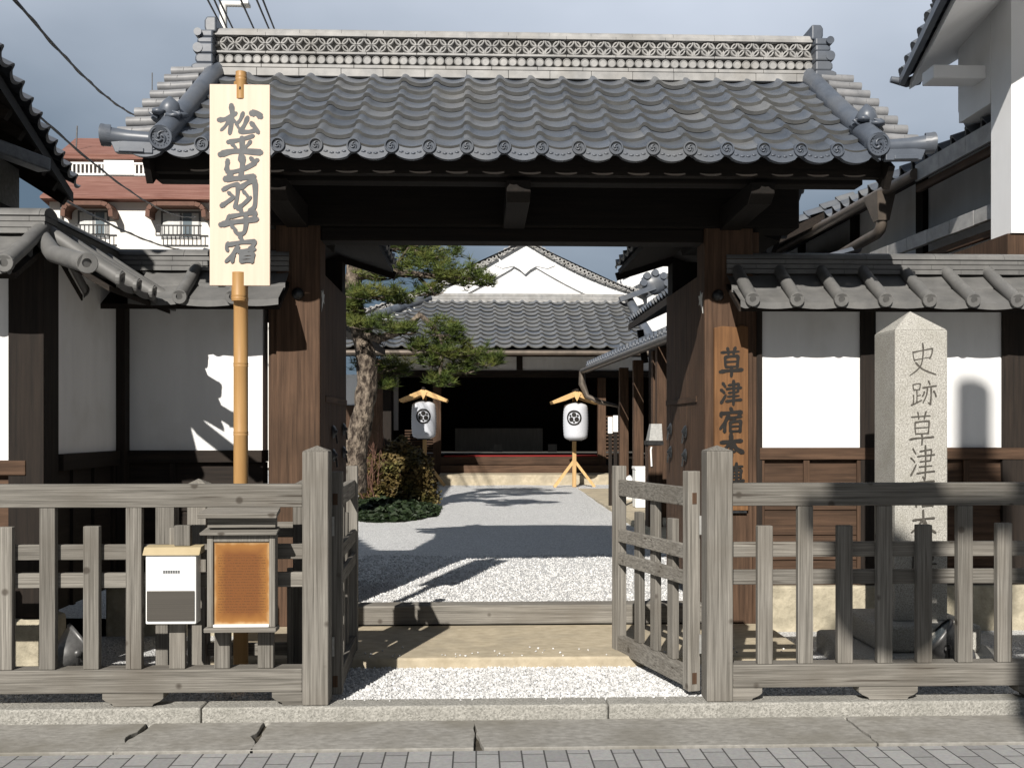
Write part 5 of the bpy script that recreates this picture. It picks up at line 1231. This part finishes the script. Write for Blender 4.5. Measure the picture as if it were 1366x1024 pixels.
# ticket stand and small things at the right of the court
Yt = 12.5
tk = thing('ticket_stand', 'brown timber stand with slanted glass topped display beside the open right door', 'display stand', (ax(875,Yt), Yt+.1, .25))
MB().box(ax(865,Yt), ax(884,Yt), Yt, Yt+.25, .26, az(594,Yt)).build('cabinet', M['brown_z'], tk, .006)
MB().box(ax(864,Yt), ax(885,Yt), Yt-.01, Yt+.27, az(593.5,Yt), az(588,Yt)).build('tray', M['black'], tk)
mb = MB(); z0, z1 = az(587.5,Yt), az(565,Yt); a, b = ax(866,Yt), ax(884,Yt); mb.hexa([(a,Yt,z0),(b,Yt,z0),(b,Yt+.25,z0),(a,Yt+.25,z0)], [(a+.045,Yt+.12,z1),(b+.01,Yt+.12,z1),(b+.01,Yt+.25,z1),(a+.045,Yt+.25,z1)]); mb.build('display', M['oldmetal'], tk)
mb = MB(); mb.tube([(ax(869,Yt), Yt-.012, az(622,Yt)), (ax(868,Yt), Yt-.012, az(600,Yt)), (ax(869,Yt), Yt-.012, az(596,Yt))], .012, 6); mb.build('cord', M['white'], tk)
for p, Yq, top, lab in ((814, 16.0, 556, 'white topped slim post, left one of two near the corridor'), (821, 15.2, 554, 'white topped slim post, right one of two near the corridor')):
    t = thing('marker_post', lab, 'post', (ax(p,Yq), Yq, .28), 'slim posts beside the corridor')
    MB().box(ax(p,Yq)-.025, ax(p,Yq)+.025, Yq-.02, Yq+.02, .28, az(top+22,Yq)).build('pole', M['dark_z'], t)
    MB().box(ax(p,Yq)-.035, ax(p,Yq)+.035, Yq-.025, Yq+.025, az(top+22,Yq)+.001, az(top,Yq)).build('white_head', M['white'], t, .004)
for p, lab, cat in ((839, 'white sack on the ground between the corridor posts', 'bag'), (857, 'white box on the ground between the corridor posts', 'box')):
    Yq = 17.2 if p == 839 else 15.6
    w_ = .12 if p == 839 else .13
    if cat == 'box':
        t = thing('white_box', lab, cat, (ax(p,Yq), Yq, .30)); MB().box(ax(p,Yq)-w_, ax(p,Yq)+w_, Yq-.15, Yq+.15, .305, az(626,Yq)).build('carton', M['white'], t, .01); MB().box(ax(p,Yq)-w_-.01, ax(p,Yq)+w_+.01, Yq-.16, Yq+.16, az(626,Yq)+.001, az(622,Yq)).build('lid', M['white'], t, .01)
    else: tag(MB().blob((ax(p,Yq), Yq, .48), (.14,.14,.24), 3, .25, 2.5, 3).build('white_sack', M['white']), lab, cat)

# ------------------------------------------------------------------ pine, bushes, ground cover
def needles(mb, c, n, L_, r, up=.6, w_=.007):
    for _ in range(n):
        a = r.uniform(0, 2*PI); e = r.uniform(-.15, 1.2); d = Vector((math.cos(a)*math.cos(e), math.sin(a)*math.cos(e), math.sin(e)))
        l_ = L_*r.uniform(.7, 1.15); s = d.cross(Vector((r.uniform(-1,1), r.uniform(-1,1), r.uniform(-1,1)))).normalized()*w_
        b = Vector(c); mb.v += [tuple(b-s), tuple(b+s), tuple(b+d*l_)]; o = len(mb.v); mb.f.append((o-3, o-2, o-1)); mb.sm.append(False)
def pine():
    r = random.Random(11); Yp = 14.5
    base = Vector((ax(474,Yp), Yp, .15))
    t = thing('pine_tree', 'leaning old pine with scaly trunk and cloud pruned needle pads at left of court', 'tree', base)
    def P(px, py, dy=0):
        X, Z = at(px, py, Yp+dy); return Vector((X, Yp+dy, Z))
    tp = [P(468,655), P(474,600), P(482,560), P(490,515), P(488,475), P(478,430), P(470,390), P(473,350), P(482,310), P(478,270)]
    path = []; rad = []
    rs = [.22,.165,.15,.145,.14,.13,.12,.11,.10,.08]
    for i in range(len(tp)-1):
        for k in range(5):
            u = k/5; path.append(tp[i].lerp(tp[i+1], u)); rad.append(rs[i]*(1-u)+rs[i+1]*u)
    mb = MB(); mb.tube(path, rad, 24)
    mb.v = [tuple(Vector(v)+Vector((noise.noise(Vector(v)*9), noise.noise(Vector(v)*9+Vector((5,5,5))), 0))*.035) for v in mb.v]
    mb.build('trunk', M['bark'], t)
    br = MB(); cr_ = MB()
    pads = []   # px, py, dy, half width px, half height px
    def branch(pts, r0, r1): 
        n = len(pts); br.tube(pts, [r0+(r1-r0)*i/(n-1) for i in range(n)], 8)
    branch([P(476,440), P(505,452,-.3), P(540,440,-.5), P(560,420,-.6), P(575,432,-.6), P(590,455,-.6), P(588,490,-.5), P(586,510,-.5)], .07, .02)
    branch([P(590,450,-.6), P(620,455,-.5), P(650,478,-.4)], .03, .012)
    branch([P(473,370), P(510,362,-.3), P(550,365,-.2), P(600,372,0), P(635,372,0)], .07, .02)
    branch([P(478,330), P(520,328,.3), P(570,340,.4), P(600,345,.3)], .06, .02)
    branch([P(472,390), P(505,398,-.3), P(525,392,-.4)], .04, .015)
    branch([P(478,440), P(495,430,-.4), P(540,432,-.7)], .05, .015)
    branch([P(486,480), P(505,490,.2), P(530,488,.3)], .04, .015)
    branch([P(520,360,-.2), P(535,345,-.1), P(545,330,0)], .03, .012)
    branch([P(560,372,0), P(575,385,-.2), P(580,395,-.2)], .03, .01)
    pads = [(520,326,.2,48,14),(575,338,.3,46,16),(490,318,.3,26,14),(555,312,.4,36,10),(560,360,0,50,15),(615,368,0,36,16),(508,366,-.2,30,10),(645,374,0,14,10),
            (500,392,-.4,44,10),(470,405,-.3,18,16),(530,398,-.3,24,8),(570,388,-.1,22,8),(495,432,-.6,34,9),(535,440,-.7,22,8),
            (592,440,-.6,26,15),(605,466,-.5,30,14),(640,478,-.4,30,14),(575,478,-.5,18,15),(590,508,-.5,20,9),(560,462,-.6,16,10),(615,492,-.4,24,8),(662,480,-.4,10,8),
            (505,488,.2,34,12),(535,492,.3,16,10),(515,512,.2,14,8),(470,425,-.3,14,12)]
    s_ = Yp/F
    for (px, py, dy, hw, hh) in pads:
        n = int(14 + hw*hh*.20)
        for _ in range(n):
            while True:
                a, b, c_ = r.uniform(-1,1), r.uniform(-1,1), r.uniform(-1,1)
                if a*a+b*b+c_*c_ < 1: break
            k = 1+.25*noise.noise(Vector((px*.1, a*2, b*2)))
            k2 = noise.noise(Vector((px*.3+a*3, b*3, py*.1))); c = P(px, py, dy)+Vector((a*hw*s_*k*1.05, b*hw*s_*.8, (c_*.95+k2*.9)*hh*s_))
            needles(cr_, c, 15, .135, r, w_=.0055)
        cc = P(px, py+hh*.5, dy)
        for _ in range(5):
            e = cc+Vector((r.uniform(-1,1)*hw*s_, r.uniform(-.6,.6)*hw*s_, r.uniform(-.1,.3)*hh*s_)); br.tube([cc, (cc+e)/2+Vector((0,0,-.03)), e], [.018,.012,.006], 5)
    br.build('branch', M['bark'], t); cr_.build('crown', M['needle'], t, fix=False)
pine()
def leaves(mb, c, rx, ry, rz, n, size, r, lump=.25, seed=0, shell=.55):
    for _ in range(n):
        while True:
            d = Vector((r.uniform(-1,1), r.uniform(-1,1), r.uniform(-.5,1)))
            if .05 < d.length < 1: break
        d.normalize(); k = (shell + (1-shell)*r.random()**.5) * (1+lump*noise.noise(d*2.4+Vector((seed,0,0)))+ .12*noise.noise(d*7+Vector((seed,3,0))))
        p = Vector((c[0]+d.x*rx*k, c[1]+d.y*ry*k, c[2]+max(-.25, d.z)*rz*k))
        e = Euler((r.uniform(-1.1,1.1), r.uniform(-1.1,1.1), r.uniform(0,6))).to_matrix(); s = size*r.uniform(.6,1.3)
        q = [Vector((-.35*s,-.5*s,0)), Vector((.35*s,-.5*s,.05*s)), Vector((.3*s,.4*s,0)), Vector((0,.75*s,-.05*s)), Vector((-.3*s,.4*s,0))]
        o = len(mb.v); mb.v += [tuple(p+e@v) for v in q]; mb.f.append((o,o+1,o+2,o+3,o+4)); mb.sm.append(False)
def bush(px, py_top, py_bot, Yb, hwpx, label, m, n, size, seed, group=None):
    r = random.Random(seed); z0 = az(py_bot, Yb); h = az(py_top, Yb)-z0; x = ax(px, Yb); rx = hwpx/F*Yb
    t = thing('round_bush', label, 'bush', (x, Yb, z0))
    mb = MB(); leaves(mb, (x, Yb, z0+h*.28), rx, rx*.8, h*.74, n, size, r, .22, seed); mb.build('foliage', m, t, fix=False)
    mb = MB()
    for k in range(60):
        a = r.uniform(0, 2*PI); q = r.uniform(.2,.85); e = Vector((x+rx*q*math.cos(a), Yb+rx*.8*q*math.sin(a), z0+h*r.uniform(.3,.9)*(1-.4*q)))
        mb.tube([(x+r.uniform(-.1,.1), Yb+r.uniform(-.1,.1), z0), (Vector((x,Yb,z0+h*.1))+e)/2, e], [.02,.014,.005], 5)
    mb.build('stem', M['twig'], t)
bush(533, 592, 676, 16.6, 50, 'rounded brown green clipped bush at left of court, before the left lantern', M['bush'], 9000, .055, 5)
#bush(486, 640, 690, 15.6, 22, 'low dark green bush at foot of the pine trunk', M['cover'], 4500, .065, 6)
# bare twiggy shrub
r = random.Random(9); Yb = 16.4; x = ax(498,Yb); mb = MB()
for k in range(34):
    a = r.uniform(0,2*PI); h = r.uniform(.7,1.25); b = Vector((x+r.uniform(-.1,.1), Yb+r.uniform(-.1,.1), .2)); m1 = b+Vector((math.cos(a)*.15, math.sin(a)*.15, h*.5)); e = b+Vector((math.cos(a)*.38*r.random(), math.sin(a)*.3, h)); mb.tube([b, m1, e], [.012,.008,.003], 4)
    for q in range(3): f_ = m1.lerp(e, r.random()); mb.tube([f_, f_+Vector((r.uniform(-.14,.14), r.uniform(-.14,.14), r.uniform(.05,.2)))], [.005,.002], 4)
tag(mb.build('twiggy_shrub', M['twig']), 'bare reddish twiggy shrub between pine trunk and clipped bush', 'shrub')
mb = MB(); r = random.Random(8)
for _ in range(9000):
    px = r.uniform(440, 592); Yc = r.uniform(13.6, 17.4)
    lim = 16.8 - (px-480)*.012
    x = ax(px, Yc); e = Euler((r.uniform(-1,1), r.uniform(-1,1), r.uniform(0,6))).to_matrix(); s = r.uniform(.03,.07)
    ux = (px-515)/72; uy = (Yc-15.7)/1.75
    if ux*ux+uy*uy > 1+.15*noise.noise(Vector((x*3,Yc*3,0))): continue
    p = Vector((x, Yc, gz(x,Yc)+r.uniform(.0,.16)*(1-(ux*ux+uy*uy))+.01)); o = len(mb.v)
    mb.v += [tuple(p+e@Vector(v)*s) for v in ((-.6,-.8,0),(.6,-.8,0),(.6,.6,0),(0,1,0),(-.6,.6,0))]; mb.f.append((o,o+1,o+2,o+3,o+4)); mb.sm.append(False)
stuff(mb.build('ground_cover', M['cover'], fix=False))

# ------------------------------------------------------------------ hotel far behind
Yh = 40.0
ho = thing('red_roofed_hotel', 'white hotel block with red tiled roofs and brown awnings far behind the left wall', 'building', (ax(190,Yh), Yh+5, 0))
hx0, hx1 = ax(66,Yh), ax(420,Yh); ze = az(271,Yh)
MB().box(hx0, hx1, Yh, Yh+9, 0, ze).build('wall', M['hotel'], ho)
mb = MB(); ex0 = ax(75,Yh)
mb.add([(ax(64,Yh)-.1,Yh-.5,ze+.03),(hx1,Yh-.5,ze+.03),(hx1,Yh+2.6,az(240,Yh+2.6)),(ax(84,Yh+2.6),Yh+2.6,az(240,Yh+2.6)),(ax(64,Yh)-.1,Yh-.5,ze-.06),(hx1,Yh-.5,ze-.06),(hx1,Yh+2.6,ze-.2),(ax(84,Yh+2.6),Yh+2.6,ze-.2)], [(0,1,2,3),(7,6,5,4),(0,4,5,1),(0,3,7,4),(1,5,6,2)])
mb.build('lower_roof', M['redroof'], ho)
Y2 = Yh+4.5; z2_ = az(239,Y2)
MB().box(ax(97,Y2), hx1, Y2, Y2+5, ze-1, az(216,Y2)).build('upper_wall', M['hotel'], ho)
mb = MB(); zt_ = az(218,Y2); mb.add([(ax(88,Y2),Y2-.9,zt_),(hx1,Y2-.9,zt_),(hx1,Y2+3,az(190,Y2+3)),(ax(101,Y2+3),Y2+3,az(190,Y2+3)),(ax(88,Y2),Y2-.9,zt_-.2),(hx1,Y2-.9,zt_-.2),(hx1,Y2+3,zt_-.2),(ax(101,Y2+3),Y2+3,zt_-.2)], [(0,1,2,3),(7,6,5,4),(0,4,5,1),(0,3,7,4),(1,5,6,2)]); mb.build('upper_roof', M['redroof'], ho)
Yr = Yh+2.8; mb = MB(); ra, rb = az(238,Yr), az(223,Yr)
mb.bar((ax(91,Yr),Yr,rb),(hx1,Yr,rb),.08,.08); mb.bar((ax(91,Yr),Yr,ra+.02),(hx1,Yr,ra+.02),.06,.08); x = ax(91,Yr)
while x < hx1: mb.box(x-.03,x+.03,Yr-.02,Yr+.02,ra,rb); x += .17
mb.box(ax(139,Yr), ax(179,Yr), Yr-.06, Yr-.03, ra, rb+.12)
mb.build('balcony_rail', M['white'], ho)
for p0, p1 in ((104,146),(215,268)):
    wy0, wy1 = az(322,Yh), az(285,Yh)
    f = MB().box(ax(p0,Yh), ax(p1,Yh), Yh-.02, Yh+.1, wy0, wy1).build('window', M['metal'], ho)
    MB().box(ax(p0,Yh)+.08, ax(p1,Yh)-.08, Yh-.03, Yh-.021, wy0+.08, wy1-.08).build('pane', M['curtain'], f)
    m_ = (ax(p0,Yh)+ax(p1,Yh))/2
    MB().box(m_-.04, m_+.04, Yh-.045, Yh-.031, wy0+.08, wy1-.08).build('mullion', M['metal'], f)
    MB().box(m_+.08, m_+.42, Yh-.038, Yh-.031, wy0+.08, wy1-.08).build('dark_pane', M['glass'], f)
    mb = MB(); xa, xb = ax(p0-11,Yh), ax(p1+10,Yh); zt_ = az(280,Yh); n = 7
    pth = [(xa, Yh-.35, zt_-.5), (xa+.02, Yh-.35, zt_-.22), (xa+.14, Yh-.35, zt_-.06), (xa+.35, Yh-.35, zt_), (xb-.35, Yh-.35, zt_), (xb-.14, Yh-.35, zt_-.06), (xb-.02, Yh-.35, zt_-.22), (xb, Yh-.35, zt_-.5)]
    for a, b in zip(pth, pth[1:]): mb.bar(a, b, .7, .16, up=(0,1,0)) if False else mb.bar(a, b, .16, .7, up=(0,1,0))
    mb.build('awning', M['awning'], f)
    mb = MB(); yb_ = Yh-.45; mb.bar((ax(p0-2,Yh),yb_,az(307,Yh)),(ax(p1+5,Yh),yb_,az(307,Yh)),.05,.05); mb.bar((ax(p0-2,Yh),yb_,az(320,Yh)),(ax(p1+5,Yh),yb_,az(320,Yh)),.05,.05); x = ax(p0-2,Yh)
    while x < ax(p1+5,Yh): mb.box(x-.015,x+.015,yb_-.02,yb_+.02,az(320,Yh),az(307,Yh)); x += .16
    mb.build('rail', M['black'], f)
MB().tube([(ax(83,Yh),Yh-.06,0),(ax(83,Yh),Yh-.06,ze-.1)], .06, 8).build('downpipe', M['metal'], ho)
MB().tube([(ax(100,Y2),Y2,az(240,Y2)),(ax(103,Y2),Y2,az(174,Y2))], .03, 6).build('aerial', M['metal'], ho)
an = thing('aerial_mast', 'thin grey aerial mast rising into the sky left of the gate roof', 'aerial', (ax(203,Yh), Yh+6, 8))
MB().tube([(ax(203,Yh+6),Yh+6,8),(ax(203,Yh+6),Yh+6,az(103,Yh+6))], .025, 6).build('mast', M['metal'], an)
mb = MB(); mb.tube([(ax(203,Yh+6)-.5,Yh+6,az(150,Yh+6)),(ax(203,Yh+6)+.5,Yh+6,az(150,Yh+6))], .012, 5); mb.build('crossbar', M['metal'], an)

# ------------------------------------------------------------------ overhead cables, street lamp
def cable(pa, Ya, pb, Yb_, sag, r, label, twist=False):
    A = Vector((ax(pa[0],Ya), Ya, az(pa[1],Ya))); B = Vector((ax(pb[0],Yb_), Yb_, az(pb[1],Yb_))); pts = []
    n = 24
    for k in range(n+1):
        t = k/n; pts.append(A.lerp(B, t)-Vector((0,0,sag*4*t*(1-t))))
    mb = MB(); mb.tube(pts, r, 6)
    if twist:
        q = []
        for k in range(97):
            t = k/96; p_ = A.lerp(B, t)-Vector((0,0,sag*4*t*(1-t))); a = k*.55; q.append(p_+Vector((math.cos(a), 0, math.sin(a)))*r*.95)
        mb.tube(q, r*.7, 5)
    tag(mb.build('overhead_cable', M['cable']), label, 'cable', 'overhead cables')
cable((-25,-45), 9, (205,165), 26, .35, .016, 'thick twisted cable descending to the left end of gate roof', True)
cable((-40,78), 9, (262,292), 36, .45, .014, 'thin paired cable passing in front of the hotel awnings', True)
cable((-30,205), 10, (262,336), 38, .30, .017, 'lowest cable crossing the hotel front just over the left wall', True)
for i, (a, b, lab) in enumerate([((258,-30),(300,42),'first overhead cable from left above the gate ridge'), ((270,-30),(305,42),'second overhead cable from left above the gate ridge'), ((285,-10),(313,42),'third overhead cable from left above the gate ridge'), ((310,-20),(341,42),'fourth overhead cable from left above the gate ridge'), ((332,-20),(361,42),'fifth overhead cable from left above the gate ridge'), ((341,-20),(368,42),'rightmost overhead cable above the gate ridge')]):
    cable(a, 12, (b[0]+(b[0]-a[0])*1.2, b[1]+(b[1]-a[1])*1.2), 30, .1, .014, lab)
sl = thing('street_lamp', 'pale street lamp arm peeking over the left end of gate ridge', 'lamp', (ax(298,25), 25, 0))
MB().tube([(ax(298,25),25,0),(ax(298,25),25,az(14,25)),(ax(299,25),25,az(10,25))], .09, 10).build('pole', M['white'], sl)
MB().tube([(ax(297,25),25,az(11,25)),(ax(328,25),25,az(11,25))], .075, 8).build('arm', M['white'], sl)
MB().box(ax(322,25), ax(333,25), 24.85, 25.15, az(13.5,25), az(9,25)).build('lamp_head', M['white'], sl, .02)
# utility pole across the street (behind the viewer), its shadow falls on the right wall
up = thing('utility_pole', 'grey concrete utility pole across the street, with added drum and bar for shade', 'pole', (.34, -3.0, 0))
MB().tube([(.34,-3.0,0),(.34,-3.0,8.9)], [.17,.13], 14).build('pole', M['concrete'], up)
MB().box(-.85, .75, -2.9, -2.78, 6.62, 6.76).build('shadow_bar', M['metal'], up)  # unseen bar added to shade the top rail of the right fence
MB().lathe([(.001,6.12),(.27,6.12),(.30,6.2),(.30,6.85),(.25,6.93),(.001,6.94)], (-.42, -2.84, 0), 18).build('shadow_drum', M['metal'], up)  # unseen drum added to cast a soft patch of shade on the right fence
MB().tube([(.34,-3.0,7.4),(.34,-3.0,8.2)], .27, 16).build('junction_drum', M['metal'], up)
